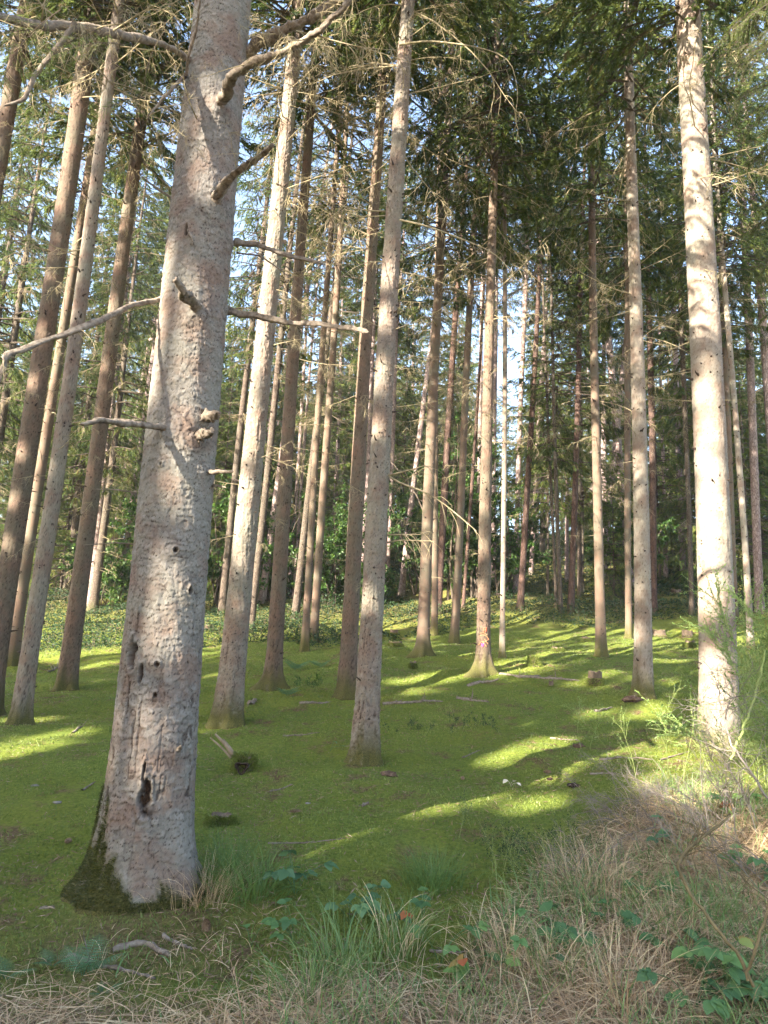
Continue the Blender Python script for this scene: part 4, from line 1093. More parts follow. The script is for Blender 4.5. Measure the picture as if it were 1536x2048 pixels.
def project(p):
    d = np.asarray(p) - CAMP; z = d @ _f
    return 768 + FPX * (d @ _R) / z, 1024 - FPX * (d @ _U) / z


rb_ = np.random.default_rng(31)
placed = [(T.base[0], T.base[1]) for T in TREES.values()]
for x, d, H, cz in ((-11.2, 20.5, 19, 5.5), (-13.5, 24, 20, 5), (-9.6, 25, 18, 4.5), (-15.5, 27, 21, 4), (-12.2, 29, 20, 4)):
    placed.append((x, d)); stand('spruce_tree', x, d, H, cz, CROWNS[rb_.integers(0, 4)], 0, 'shaded spruce in the dense dark forest at the far left', 'spruces at the far left', 1.1, r=rb_)
nbg = 0
for _ in range(9000):
    d = 26 + 62 * rb_.random() ** 0.9; x = rb_.uniform(-0.57, 0.60) * d
    if any((x - a) ** 2 + (d - b) ** 2 < (2.0 if d < 40 else 2.6) ** 2 for a, b in placed): continue
    gz = float(ground_z(x, d, False)); bx, by = project((x, d, gz))
    if any(abs(bx - c) < 13 and d < dd + 1 for c, dd in FARB): continue
    gap = math.exp(-((bx - 1075) / 130) ** 2)
    if rb_.random() < (0.97 if d < 52 else 0.6) * gap: continue
    if d < 30 and rb_.random() < 0.5: continue
    H = rb_.uniform(16, 22); cz = rb_.uniform(2.5, 7)
    if in_glade(x, d, gz + cz, gz + H, .8): continue
    placed.append((x, d)); nbg += 1
    stand('spruce_tree', x, d, H, cz, CROWNS[rb_.integers(0, 4)], rb_.integers(0, 4), 'distant spruce among many in the dense forest behind the clearing', 'distant forest spruces', rb_.uniform(.8, 1.1), r=rb_)
    if nbg >= 150: break

nbg = 0
for _ in range(6000):
    d = 27 + 45 * rb_.random() ** 0.9; x = rb_.uniform(-0.60, 0.58) * d
    if any((x - a) ** 2 + (d - b) ** 2 < 1.3 ** 2 for a, b in placed): continue
    gz = float(ground_z(x, d, False)); bx, by = project((x, d, gz))
    if any(abs(bx - c) < 16 and d < dd + 1 for c, dd in FARB): continue
    if rb_.random() < math.exp(-((bx - 1060) / 110) ** 2): continue
    placed.append((x, d)); nbg += 1
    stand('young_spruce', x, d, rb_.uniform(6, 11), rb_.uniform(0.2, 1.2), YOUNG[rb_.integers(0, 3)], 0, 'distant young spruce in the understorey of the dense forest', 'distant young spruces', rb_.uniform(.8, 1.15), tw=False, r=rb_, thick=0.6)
    if nbg >= 80: break

GU = 'young spruces behind the clearing'
for (px, py, H, cz, cs, lab) in (
        (1095, 1195, 10.5, 3.2, .95, 'young drooping spruce in the bright gap with its lowest branches at head height'), (1165, 1185, 12, 3.4, 1.0, 'taller drooping spruce behind the dark reddish pine'),
        (1228, 1200, 4.5, 0.15, .6, 'small dark spruce with branches down to the ground left of the yellowish spruce'), (1320, 1160, 11, 2.2, 1.0, 'dark drooping spruce between the reddish pine and the pinkish sunlit pine'),
        (470, 1190, 9, 0.4, 1.0, 'shaded young spruce behind the grey flaky spruce'), (330, 1180, 9, 0.4, 1.05, 'shaded young spruce hidden by the big scaly trunk'), (120, 1190, 10, .5, 1.1, 'shaded young spruce behind the pale leaning spruce'),
        (40, 1170, 11, .6, 1.1, 'shaded young spruce at the left edge'), (250, 1160, 10, .5, 1.0, 'shaded young spruce behind the pinkish pines'), (660, 1170, 9, .6, 1.0, 'young spruce in the dark gap right of the sunlit pair'),
        (560, 1150, 10, .6, 1.0, 'young spruce behind the leaning lavender pine'), (800, 1140, 10, 1.2, 1.0, 'sunlit young spruce right of the slender grey spruce'), (1420, 1170, 11, .9, 1.1, 'dark young spruce behind the broad sunlit trunk'),
        (1500, 1180, 11, .8, 1.2, 'dark young spruce behind the broom at the right edge'), (900, 1150, 11, 1.5, 1.0, 'shaded young spruce behind the nearly black pine'), (-60, 1180, 11, .5, 1.2, 'dark young spruce just outside the left edge'),
        (1260, 1140, 11, 2.5, 1.0, 'young spruce behind the crossing pines'), (700, 1130, 11, 1.0, 1.0, 'young spruce behind the pinkish spruce'), (180, 1120, 12, .5, 1.2, 'tall young spruce far back at the left'), (400, 1120, 12, .5, 1.2, 'tall young spruce far back beside the big scaly trunk')):
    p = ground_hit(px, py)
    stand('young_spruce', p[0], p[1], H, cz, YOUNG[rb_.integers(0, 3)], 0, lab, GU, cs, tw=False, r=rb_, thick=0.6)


def bush(name, px, py, h, spread, nl, label, cat='bush', group=None, leaf=.07, matl=BEECH, seed=0):
    r = np.random.default_rng(seed); p = ground_hit(px, py)
    root = bpy.data.objects.new(name, None); COL.objects.link(root); root.location = p; tag(root, label, cat, group)
    n = 6
    st = grow(np.zeros((n, 3)) + np.array([0, 0, -.1]) + np.concatenate([r.normal(0, .12, (n, 2)), np.zeros((n, 1))], 1), np.concatenate([r.normal(0, .3 * spread / h * 2, (n, 2)), np.ones((n, 1))], 1), h * r.uniform(.6, 1.05, n), 9, .12, -.05, r)
    q, d, i, t = pick_on(st, 60, .15, 1, r)
    b2_ = grow(q, d * .5 + r.normal(0, .7, (60, 3)), spread * r.uniform(.4, 1, 60) * (1.2 - .7 * t), 7, .15, .02, r)
    q, d, i, t = pick_on(b2_, 260, .2, 1, r)
    b3_ = grow(q, d + r.normal(0, .6, (260, 3)), spread * r.uniform(.15, .45, 260), 5, .15, .04, r)
    mb = MB()
    for g, rad in ((st, .022 * h / 3), (b2_, .009), (b3_, .004)):
        V, Q = tubes(g, rad * (1 - .8 * np.linspace(0, 1, g.shape[1]))[None] * np.ones((len(g), 1)), 4); mb.add(V, Q, 0)
    mb.build('stems', [TWIG_DARK], root)
    q, d, i, t = pick_on(b3_, nl, .1, 1, r)
    D = unit(d * .6 + r.normal(0, .6, (nl, 3)) + np.array([0, 0, -.15])); Nv = unit(r.normal(0, .45, (nl, 3)) + np.array([0, 0, 1]))
    V, Q = leaves(q + r.normal(0, .03, (nl, 3)), D, Nv, leaf * r.uniform(.7, 1.25, nl), leaf * .62 * r.uniform(.8, 1.1, nl))
    lm = MB(); lm.add(V, Q, 0, tint=np.repeat(r.random(nl), 4)); lm.build('foliage', [matl], root, smooth_=False)
    return root


GB = 'leafy bushes behind the clearing'
for i, (px, py, h, sp, nl, lab) in enumerate((
        (545, 1200, 6.5, 1.6, 5000, 'bright green beech sapling behind the brown spruce with spreading foot'), (660, 1210, 4.5, 1.4, 4000, 'beech sapling in the dark gap right of the sunlit pair'),
        (905, 1200, 7.5, 1.8, 7000, 'tall dark green beech behind the thin dark spruce'), (955, 1195, 6, 1.6, 5000, 'green beech left of the marked spruce'), (840, 1190, 5.5, 1.5, 4500, 'green beech sapling right of the leaning pinkish pine'),
        (430, 1215, 5.5, 1.6, 5000, 'shaded beech sapling beside the big scaly trunk'), (340, 1230, 4, 1.5, 4000, 'shaded leafy bush left of the big scaly trunk'), (1005, 1190, 5, 1.3, 4000, 'beech sapling behind the very thin stem'),
        (215, 1215, 2.6, 1.3, 3500, 'low leafy bush under the pinkish pines'), (1245, 1195, 3.4, 1.0, 2500, 'slender leafy sapling left of the yellowish spruce'), (745, 1215, 2.2, 1.0, 2500, 'low bush behind the slender grey spruce'))):
    bush('beech_sapling' if h > 3 else 'leafy_bush', px, py, h, sp, int(nl * 1.6), lab, 'bush', GB, .125, BEECH, 600 + i)

# ------------------------------------------------------------------ ground cover nobody could count
def inview(x, y, m=1.12):
    """roughly inside the view cone, with a margin for a step to the side"""
    return (np.abs(x) < (0.55 * y * m + 0.9))


def scatter(n, x0, x1, y0, y1, r, power=1.0):
    y = y0 + (y1 - y0) * r.random(n) ** power
    x = r.uniform(-1, 1, n) * (0.60 * y + 1.0)
    return x, y


r = np.random.default_rng(71)
# moss: short upright shoots in cushions
x, y = scatter(330000, 0, 0, 3.0, 21, r, 1.35)
dn = N2(x * 2.3, y * 2.3) + 0.6 * N1(x * 6, y * 6)
keep = (dn > -0.34) & (r.random(len(x)) > grass_zone(x, y) * 0.55)
x, y = x[keep], y[keep]; n = len(x)
P = np.stack([x, y, ground_z(x, y) - 0.004], -1)
L = r.uniform(0.008, 0.025, n) * (1 + 0.03 * y) * (1 + 0.6 * (r.random(n) < 0.06))
D = unit(np.stack([r.normal(0, .55, n), r.normal(0, .55, n), np.ones(n)], -1)); S = unit(np.cross(D, r.normal(0, 1, (n, 3)))); wd = (L * 0.16 + 0.0012 * y * .25)[:, None]
V = np.stack([P - S * wd, P + S * wd, P + D * L[:, None]], 1)
ti = np.clip(0.45 + 0.5 * N1(x * 1.1, y * 1.1) + 0.3 * N3(x * 5, y * 5) + r.normal(0, .16, n), 0, .93)
ti = np.where(r.random(n) < 0.035, 1.0, ti)
mb = MB(); mb.add(V.reshape(-1, 3), np.arange(3 * n).reshape(-1, 3), 0, tint=np.repeat(ti, 3))
tag(mb.build('moss', [MOSSB], smooth_=False), 'soft green moss carpet covering the ground between the trunks', 'moss', None, 'stuff')

# needle litter and small twigs lying on the moss
n = 75000; x, y = scatter(n, 0, 0, 2.2, 20, r, 1.3)
keep = (N2(x * 1.4 + 8, y * 1.4) > 0.02) | (r.random(n) < .25); x, y = x[keep], y[keep]; n = len(x)
az = r.uniform(0, 6.28, n); L = r.uniform(.02, .07, n) * (1 + .025 * y); D = np.stack([np.cos(az), np.sin(az), r.normal(.05, .18, n)], -1)
P = np.stack([x, y, ground_z(x, y) + .012], -1)
V, Q = leaves(P, D, np.array([0, 0, 1.0]) + r.normal(0, .3, (n, 3)), L, L * .10 + .0015)
mb = MB(); mb.add(V, Q, 0, tint=np.repeat(r.random(n), 4))
tag(mb.build('needle_litter', [LITTER], smooth_=False), 'brown needles and twig bits strewn over the moss', 'litter', None, 'stuff')

# rough dry and green grass of the bank in front
n = 80000; x = r.uniform(-3.2, 4.6, n); y = 1.75 + 5.6 * r.random(n) ** 1.25
dens = grass_zone(x, y) * smooth(-0.42, 0.15, N1(x * 2.2, y * 2.2) + .35)
dens = np.maximum(dens, .55 * np.exp(-(((x + 1.0) / .45) ** 2 + ((y - 4.35) / .3) ** 2)))
dens = dens * (1 - .3 * smooth(-.5, -1.3, x))
keep = (r.random(n) < dens) & inview(x, y); x, y = x[keep], y[keep]; n = len(x)
gr = N3(x * 1.5 + 4, y * 1.5) + .5 * N2(x * 4, y * 4) + .22 * np.exp(-((x - 0.1) / .6) ** 2) - .05 - .5 * smooth(-.1, -.6, x)
green = r.random(n) < np.clip(.42 + 1.6 * gr, .05, .85)
ti = np.where(green, r.uniform(.68, 1, n), r.uniform(0, .56, n))
P = np.stack([x, y, ground_z(x, y) - .01], -1)
L = np.where(green, r.uniform(.10, .28, n), r.uniform(.07, .28, n)) * (.75 + .5 * r.random(n)) * (1 - .4 * smooth(-.1, -.7, x))
V, Q, pv = blades(P, r.uniform(0, 6.28, n), L, np.where(green, r.uniform(.05, .6, n), r.uniform(.25, 1.35, n)), np.where(green, r.uniform(.0045, .0095, n), r.uniform(.0024, .0060, n)), 6, np.where(green, r.uniform(.1, .9, n), r.uniform(.1, 1.1, n)), r)
mb = MB(); mb.add(V, Q, 0, tint=np.repeat(ti, pv))
# a flattened layer of straw under the standing blades
n = 80000; x = r.uniform(-3.0, 4.6, n); y = 1.75 + 5.4 * r.random(n) ** 1.4
keep = (r.random(n) < grass_zone(x, y)) & inview(x, y); x, y = x[keep], y[keep]; n = len(x)
P = np.stack([x, y, ground_z(x, y) + r.uniform(0, .06, n)], -1)
V, Q, pv = blades(P, r.uniform(0, 6.28, n), r.uniform(.08, .30, n), r.uniform(1.15, 1.65, n), r.uniform(.0022, .0052, n), 5, r.uniform(-.15, .35, n), r)
mb.add(V, Q, 0, tint=np.repeat(r.uniform(0, .6, n), pv))
tag(mb.build('bank_grass', [GRASS], smooth_=False), 'tangled dry straw and green grass blades covering the bank in front', 'grass', None, 'stuff')

# bilberry and fern undergrowth uphill behind the moss
n = 380000; y = 17 + 38 * r.random(n) ** 1.35; x = r.uniform(-.62, .62, n) * y
ep = [ground_hit(a, b) for a, b in ((-200, 1318), (100, 1312), (300, 1292), (450, 1292), (650, 1292), (800, 1276), (1000, 1258), (1200, 1258), (1350, 1246), (1500, 1240), (1700, 1240))]
edge = np.interp(x / y, [q[0] / q[1] for q in ep], [q[1] for q in ep]) + 1.2 * N1(x * .6, y * .1)
hgt = np.clip(.22 + .55 * N2(x * .5, y * .5) + .25 * N1(x * 1.6, y * 1.6), .03, .75) * smooth(edge - .5, edge + 1.6, y)
keep = (hgt > .04) & (r.random(n) < .35 + 1.2 * np.clip(hgt, 0, 1)); x, y, hgt = x[keep], y[keep], hgt[keep]; n = len(x)
zz = r.random(n) ** .6 * hgt
P = np.stack([x, y, ground_z(x, y) + zz], -1); s = .052 * (.6 + y / 28)
V, Q = leaves(P, r.normal(0, 1, (n, 3)) * np.array([1, 1, .4]), np.array([0, 0, 1.0]) + r.normal(0, .55, (n, 3)), s * r.uniform(.7, 1.4, n), s * .62)
mb = MB(); mb.add(V, Q, 0, tint=np.repeat(np.clip(r.normal(.45, .22, n) + .35 * N3(x * .6, y * .6), 0, 1), 4))
m = 9000; j = r.integers(0, n, m); D = np.concatenate([r.normal(0, .3, (m, 2)), np.ones((m, 1))], 1)
b0 = P[j].copy(); b0[:, 2] = ground_z(b0[:, 0], b0[:, 1]) - .02
V, Q = tubes(grow(b0, D, hgt[j] * 1.05, 4, .15, 0, r), .004 * np.ones((m, 4)), 3); mb.add(V, Q, 1, tint=0)
tag(mb.build('undergrowth', [BILBERRY, TWIG_DARK], smooth_=False), 'low bluish green bilberry undergrowth spreading uphill behind the moss', 'undergrowth', None, 'stuff')


# ------------------------------------------------------------------ plants one can point at
def root_at(name, px, py, label, cat, group=None, sink=0.0):
    o = bpy.data.objects.new(name, None); COL.objects.link(o)
    p = ground_hit(px, py); p[2] = ground_z(p[0], p[1]) - sink
    o.location = p; tag(o, label, cat, group)
    return o, p


def tussock(px, py, n, L, label, tint=(0, 1), spread=.12, lean=.55, wd=.0028, matl=TUSSOCK, seed=0, name='grass_tussock', droop=.8):
    r = np.random.default_rng(seed); p = ground_hit(px, py); p[2] = ground_z(p[0], p[1]) - .01
    q = r.normal(0, spread, (n, 2)); az = np.arctan2(q[:, 1], q[:, 0]) + r.normal(0, .5, n)
    P = np.concatenate([q, np.zeros((n, 1))], 1); P[:, 2] = ground_z(p[0] + q[:, 0], p[1] + q[:, 1]) - p[2] - .01
    V, Q, pv = blades(P, az, L * r.uniform(.5, 1.15, n), np.abs(r.normal(lean * .6, lean * .4, n)), wd * r.uniform(.7, 1.3, n), 7, r.uniform(.2, 1, n) * droop, r)
    mb = MB(); mb.add(V, Q, 0, tint=np.repeat(r.uniform(*tint, n), pv))
    return tag(mb.build(name, [matl], None, p, smooth_=False), label, 'grass', 'grass tufts at the edge of the moss')


tussock(868, 1775, 420, .30, 'bright green fine grass tussock at the edge of the moss, below centre', spread=.10, seed=1)
tussock(455, 1745, 560, .32, 'soft dark green fine grass tuft leaning on the right foot of the big scaly trunk', (0, .5), .15, .4, .0018, seed=2)
tussock(515, 1790, 260, .38, 'arching coarse green grass tuft right of the dark fine grass', (.3, 1), .10, .8, .0045, seed=3)
tussock(400, 1800, 330, .30, 'straw coloured dry tuft against the right foot of the big scaly trunk', (.05, .55), .10, .7, .003, GRASS, seed=4)
tussock(690, 1945, 150, .36, 'tall green grass clump in the straw, lower centre left', (.7, 1), .10, .5, .006, GRASS, seed=5)
tussock(800, 1905, 130, .33, 'tall green and straw grass clump, lower centre', (.45, 1), .08, .45, .006, GRASS, seed=6)
tussock(620, 2000, 140, .30, 'green grass clump at the bottom edge, left of centre', (.7, 1), .10, .6, .006, GRASS, seed=7)
tussock(1110, 1960, 150, .32, 'green and straw grass clump at the bottom, right of centre', (.4, 1), .10, .6, .0055, GRASS, seed=8)
tussock(1190, 1790, 220, .40, 'pale dry grass clump under the dead broom, right of centre', (.1, .62), .14, .6, .004, GRASS, seed=9)
tussock(1010, 1935, 160, .34, 'straw grass clump between the bramble leaves, lower right of centre', (.1, .7), .10, .7, .0045, GRASS, seed=10)
tussock(1340, 1900, 260, .34, 'flattened straw clump under the forked olive stem', (.05, .5), .16, 1.1, .0035, GRASS, seed=11)
tussock(1250, 2000, 220, .36, 'bent straw clump at the bottom right', (.1, .62), .14, .9, .0045, GRASS, seed=12)


def broom(name, px, py, stems, h, lean, label, stem_m, leaf_m=None, nl=0, seed=0, r0=.006, sub=(14, 40), curl=.10, grav=.02, spread=.10, subl=.45, leafl=.012, up=.5, group='broom shrubs on the bank'):
    """broom shrub: wiry stems that fork twice, thin green or dry grey"""
    r = np.random.default_rng(seed); root, p = root_at(name, px, py, label, 'shrub', group, .03)
    n = stems
    P0 = np.concatenate([r.normal(0, spread, (n, 2)), np.zeros((n, 1))], 1)
    D0 = np.concatenate([np.array(lean[:2])[None] + r.normal(0, .28, (n, 2)), np.full((n, 1), lean[2])], 1)
    s1 = grow(P0, D0, h * r.uniform(.55, 1.1, n), 10, .09, grav, r)
    q, d, i, t = pick_on(s1, n * sub[0], .2, 1, r)
    s2 = grow(q, d * 1.0 + r.normal(0, .42, (len(q), 3)) + np.array([0, 0, up * .4]), h * subl * r.uniform(.4, 1, len(q)) * (1.15 - .6 * t), 8, curl, grav, r)
    q, d, i, t = pick_on(s2, n * sub[1], .1, 1, r)
    s3 = grow(q, d * 1.0 + r.normal(0, .45, (len(q), 3)) + np.array([0, 0, up * .3]), h * .2 * r.uniform(.3, 1, len(q)), 6, curl * 1.3, grav, r)
    mb = MB()
    for g, rad in ((s1, r0), (s2, r0 * .45), (s3, r0 * .24)):
        V, Q = tubes(g, rad * (1 - .7 * np.linspace(0, 1, g.shape[1]))[None] * r.uniform(.7, 1.2, (len(g), 1)), 4); mb.add(V, Q, 0)
    mb.build('stems', [stem_m], root)
    if leaf_m and nl:
        al = np.concatenate([resample_many(s2, 6), s3]); q, d, i, t = pick_on(al, nl, .1, 1, r)
        V, Q = leaves(q, unit(d * .8 + r.normal(0, .6, (nl, 3))), r.normal(0, .6, (nl, 3)) + np.array([0, 0, 1]), leafl * r.uniform(.7, 1.4, nl), leafl * .45)
        lm = MB(); lm.add(V, Q, 0, tint=np.repeat(r.random(nl), 4)); lm.build('foliage', [leaf_m], root, smooth_=False)
    return root


def resample_many(g, k):
    i = np.linspace(0, g.shape[1] - 1, k).round().astype(int)
    return g[:, i]


broom('broom_shrub', 1575, 1630, 12, 1.9, (-.02, 0, 1), 'tall green broom shrub at the right edge with upright pale green tips', BROOM_STEM, BROOM_LEAF, 30000, 1, .008, (22, 80), up=.9, spread=.26, subl=.40, leafl=.021)
broom('broom_shrub', 1500, 1570, 5, 1.15, (-.05, .1, 1), 'smaller green broom in front of the foot of the broad sunlit trunk', BROOM_STEM, BROOM_LEAF, 2500, 2, .0045, (12, 40), up=.8, spread=.12)
broom('broom_shrub', 1345, 1580, 4, .95, (-.05, .1, 1), 'thin sparse green broom with single upright shoots left of the broad sunlit trunk', BROOM_STEM, BROOM_LEAF, 700, 3, .0035, (8, 22), up=1.0, spread=.16)
broom('broom_shrub', 1190, 1500, 3, .62, (0, 0, 1), 'small wispy broom standing in the moss left of the sunlit patch', BROOM_STEM, BROOM_LEAF, 900, 4, .003, (12, 34), spread=.10)
broom('dry_broom', 1480, 1660, 7, .95, (-.35, .1, 1), 'tangled leafless grey broom in front of the broad sunlit trunk', BROOM_DRY, None, 0, 5, .0055, (18, 60), .2, .06, spread=.16)
broom('dry_broom', 1370, 1680, 8, .75, (-.5, .1, .9), 'tangled leafless broom with curling grey twigs above the straw', BROOM_DRY, None, 0, 6, .004, (18, 60), .22, .08, spread=.22)
broom('dry_broom', 1260, 1640, 7, .62, (-.3, .1, .9), 'grey leafless broom behind the pale drooping stalks', BROOM_DRY, None, 0, 7, .0035, (16, 50), .22, .10, spread=.18)
broom('dry_broom', 1165, 1760, 14, .55, (.02, .05, 1), 'bleached upright stalks of dead broom drooping at the top', BROOM_DRY, None, 0, 8, .003, (7, 14), .16, .10, spread=.07)
broom('dry_broom', 1545, 1800, 6, .9, (-.4, .2, 1), 'leafless brown broom at the right edge above the bramble', BROOM_DRY, None, 0, 9, .0045, (14, 44), .2, .05, spread=.15)
broom('wispy_broom', 1040, 1740, 16, .36, (.05, .05, .8), 'low bluish green wispy broom in the moss right of the green tussock', BROOM_STEM, BILBERRY, 3600, 10, .0022, (10, 30), spread=.20, leafl=.011)
broom('wispy_broom', 1120, 1720, 10, .34, (0, 0, .9), 'low bluish green wispy broom beside the bleached stalks', BROOM_STEM, BILBERRY, 2200, 11, .0022, (10, 30), spread=.16, leafl=.011)
broom('wispy_broom', 930, 1660, 5, .26, (0, 0, 1), 'small sparse bluish broom sprig in the open moss', BROOM_STEM, BILBERRY, 700, 12, .002, (8, 24), spread=.10, leafl=.010)
broom('bilberry_plant', 930, 1455, 14, .22, (0, 0, 1), 'low bilberry clump in the open moss right of the slender grey spruce', BROOM_STEM, BILBERRY, 1500, 13, .002, (8, 20), spread=.20, leafl=.016, group='small plants on the moss')
broom('bilberry_plant', 832, 1462, 10, .18, (0, 0, 1), 'smaller bilberry clump close to the slender grey spruce', BROOM_STEM, BILBERRY, 900, 14, .002, (8, 20), spread=.16, leafl=.016, group='small plants on the moss')
broom('bilberry_plant', 620, 1378, 8, .30, (0, 0, 1), 'leafy green plant right of the foot of the brown spreading spruce', BROOM_STEM, BEECH, 500, 15, .003, (8, 20), spread=.14, leafl=.03, group='small plants on the moss')


def stem_thing(name, label, parts, matl, cat='branch', group=None, twigs=30, tl=.25, seed=0):
    """woody stem laid through pixels with depths; one mesh"""
    r = np.random.default_rng(seed); mb = MB(); org = None; allp = []
    for pix, deps, rpx in parts:
        pts = np.array([np.append(at_depth(x, y, d), 0.52 * q * d / FPX) for (x, y), d, q in zip(pix, deps, rpx)])
        if org is None: org = pts[0, :3].copy()
        q = resample(pts, 22); P = q[:, :3] + r.normal(0, .004, (22, 3))
        V, Q = tubes(P[None] - org, q[None, :, 3], 7); mb.add(V, Q, 0); allp.append(resample(P - org, 8))
    g = np.stack(allp); q, d, i, t = pick_on(g, twigs, .25, 1, r)
    s2 = grow(q, d * .6 + r.normal(0, .6, (twigs, 3)), tl * r.uniform(.4, 1.2, twigs), 7, .2, .03, r)
    V, Q = tubes(s2, .0026 * (1 - .7 * np.linspace(0, 1, 7))[None] * np.ones((twigs, 1)), 4); mb.add(V, Q, 0)
    q, d, i, t = pick_on(s2, twigs * 5, .2, 1, r)
    V, Q = tubes(grow(q, d + r.normal(0, .6, (twigs * 5, 3)), tl * .45 * r.uniform(.3, 1.2, twigs * 5), 5, .25, .05, r), .0014 * np.ones((twigs * 5, 5)), 3); mb.add(V, Q, 0)
    return tag(mb.build(name, [matl], None, org), label, cat, group)


stem_thing('shrub_stem', 'crooked olive brown shrub stem rising from the straw and forking at the bottom right',
           [([(1508, 1975), (1480, 1905), (1440, 1870), (1405, 1815), (1365, 1768), (1348, 1735), (1362, 1705), (1405, 1675), (1440, 1648), (1462, 1628)], [3.2, 3.25, 3.3, 3.4, 3.5, 3.55, 3.6, 3.65, 3.7, 3.75], [7, 7.5, 7.5, 7, 7, 6.5, 6.5, 6, 5, 3.5]),
            ([(1360, 1755), (1370, 1715), (1385, 1680), (1400, 1655)], [3.52, 3.6, 3.65, 3.7], [4.5, 4, 3.5, 2.5])], BRANCH_OLIVE, 'shrub', 'bare shrub stems', 18, .3, 1)
stem_thing('shrub_stem', 'straight olive stem leaning right out of the picture at the bottom right', [([(1495, 1960), (1510, 1900), (1528, 1850), (1545, 1780), (1552, 1700)], [3.2, 3.2, 3.25, 3.3, 3.35], [6, 6.5, 6, 5, 4])], BRANCH_OLIVE, 'shrub', 'bare shrub stems', 10, .25, 2)
stem_thing('shrub_stem', 'thin dark stem slanting up left across the foot of the broad sunlit trunk', [([(1560, 1640), (1515, 1565), (1470, 1500), (1446, 1440), (1438, 1380)], [4.6, 4.7, 4.8, 4.9, 5.0], [5, 4.5, 4, 3.2, 2])], BROOM_DRY, 'shrub', 'bare shrub stems', 30, .35, 3)
stem_thing('shrub_stem', 'yellow green broom stem rising at the right edge beside the broad sunlit trunk', [([(1462, 1520), (1480, 1470), (1500, 1420), (1516, 1370), (1530, 1300)], [5.0, 5.0, 5.05, 5.1, 5.2], [5, 5.5, 5.5, 4.5, 3])], BROOM_STEM, 'shrub', 'bare shrub stems', 26, .35, 4)


def leaflet(L, W, k=9, serr=.06, fold=.25, bend=.25):
    """serrated oval leaflet along +x with a folded midrib"""
    s = np.linspace(0, 1, k); w = W * .5 * np.sin(PI * s ** .8) ** .8; w[1:-1:2] *= 1 + serr * 2.2
    zc = -bend * L * s ** 2
    mid = np.stack([L * s, 0 * s, zc], -1); le = np.stack([L * s - .02 * L, w, zc + w * fold], -1); ri = np.stack([L * s - .02 * L, -w, zc + w * fold], -1)
    V = np.concatenate([mid, le, ri]); i = np.arange(k - 1)
    return V, np.concatenate([np.stack([i, i + 1, k + i + 1, k + i], -1), np.stack([i + 1, i, 2 * k + i, 2 * k + i + 1], -1)])


def place(V, D, Nv, o):
    X = unit(D); Y = unit(np.cross(Nv, X)); Z = np.cross(X, Y)
    return V[:, :1] * X + V[:, 1:2] * Y + V[:, 2:] * Z + o


def bramble(px, py, n, L, label, seed, h=.2, tint=(.2, .8), name='bramble_plant', matl=BRAMBLE, group='bramble plants in the grass', three=True, cat='bramble'):
    r = np.random.default_rng(seed); root, p = root_at(name, px, py, label, cat, group, .01)
    for j in range(n):
        az = r.uniform(0, 6.28); hh = h * r.uniform(.5, 1.2)
        st = resample([(0, 0, 0), (.35 * hh * math.cos(az), .35 * hh * math.sin(az), hh * .75), (.85 * hh * math.cos(az) + r.normal(0, .03), .85 * hh * math.sin(az) + r.normal(0, .03), hh)], 8)
        mb = MB(); V, Q = tubes(st[None], np.full((1, 8), .0018), 4); mb.add(V, Q, 0, tint=.3)
        tip = st[-1]; tt = r.uniform(*tint)
        if r.random() < .06: tt = 1.0
        for k_, da in enumerate((0, 1.15, -1.15) if three else (0,)):
            d = np.array([math.cos(az + da), math.sin(az + da), r.uniform(-.35, .15)]); sc = L * (1 if k_ == 0 else .8) * r.uniform(.85, 1.15)
            V, Q = leaflet(sc, sc * .68, 11, .09, r.uniform(.05, .4), r.uniform(.05, .4))
            mb.add(place(V, d, np.array([r.normal(0, .25), r.normal(0, .25) - .25, 1.0]), tip), Q, 0, tint=np.clip(tt + r.normal(0, .05), 0, 1))
        mb.build('leaf', [matl], root)
    return root


BR = [(1150, 1905, 7, .085, 'bramble with large dark leaves in the straw, right of the bottom centre'), (955, 1985, 3, .095, 'bramble with one bright hanging leaf at the bottom edge'), (1345, 1920, 3, .085, 'bramble with two pointed leaves under the forked olive stem'),
      (1420, 1965, 4, .085, 'bramble with a bright yellow green leaf at the bottom right'), (1500, 2005, 6, .09, 'dark bramble in the bottom right corner'), (1385, 2030, 5, .085, 'dark bramble at the bottom edge left of the corner bramble'),
      (1290, 1800, 5, .06, 'small bramble with round leaves in the straw left of the forked olive stem'), (1510, 1765, 7, .08, 'bramble with dark leaves at the right edge above the straw'), (1355, 1705, 4, .08, 'bluish bramble leaves behind the bend of the olive stem'),
      (592, 1900, 3, .07, 'low dark bramble left of the green grass clump'), (590, 1790, 5, .085, 'bluish broad leaves beside the arching grass'), (700, 1845, 5, .075, 'bluish bramble behind the green grass clump'), (770, 1850, 4, .075, 'bluish bramble at the edge of the moss, bottom centre'),
      (845, 1860, 3, .065, 'small bramble in the short moss above the straw'), (1485, 1640, 4, .08, 'bright green leaves lit by the sun behind the dry broom'), (1080, 1960, 2, .06, 'tiny bramble with a reddened leaf'), (1250, 1870, 3, .06, 'small bramble among the straw stalks'), (880, 1930, 3, .07, 'bright bramble leaves between the grass clumps, bottom centre')]
for j, (px, py, n, L, lab) in enumerate(BR):
    bramble(px, py, int(n * 1.7 + .5), L * 1.05, lab, 800 + j, .19, (.45, .95) if 'bright' in lab else (.05, .6), matl=FERN if 'bluish' in lab else BRAMBLE)
bramble(500, 1895, 2, .085, 'seedling with two pale green heart shaped leaves left of the grass clump', 830, .15, (.6, .85), 'seedling', group='seedlings', three=False, cat='seedling')
bramble(1022, 1572, 3, .055, 'seedling with pale cream leaves standing alone in the open moss', 831, .11, (0, 1), 'seedling', PALELEAF, 'seedlings', False, 'seedling')
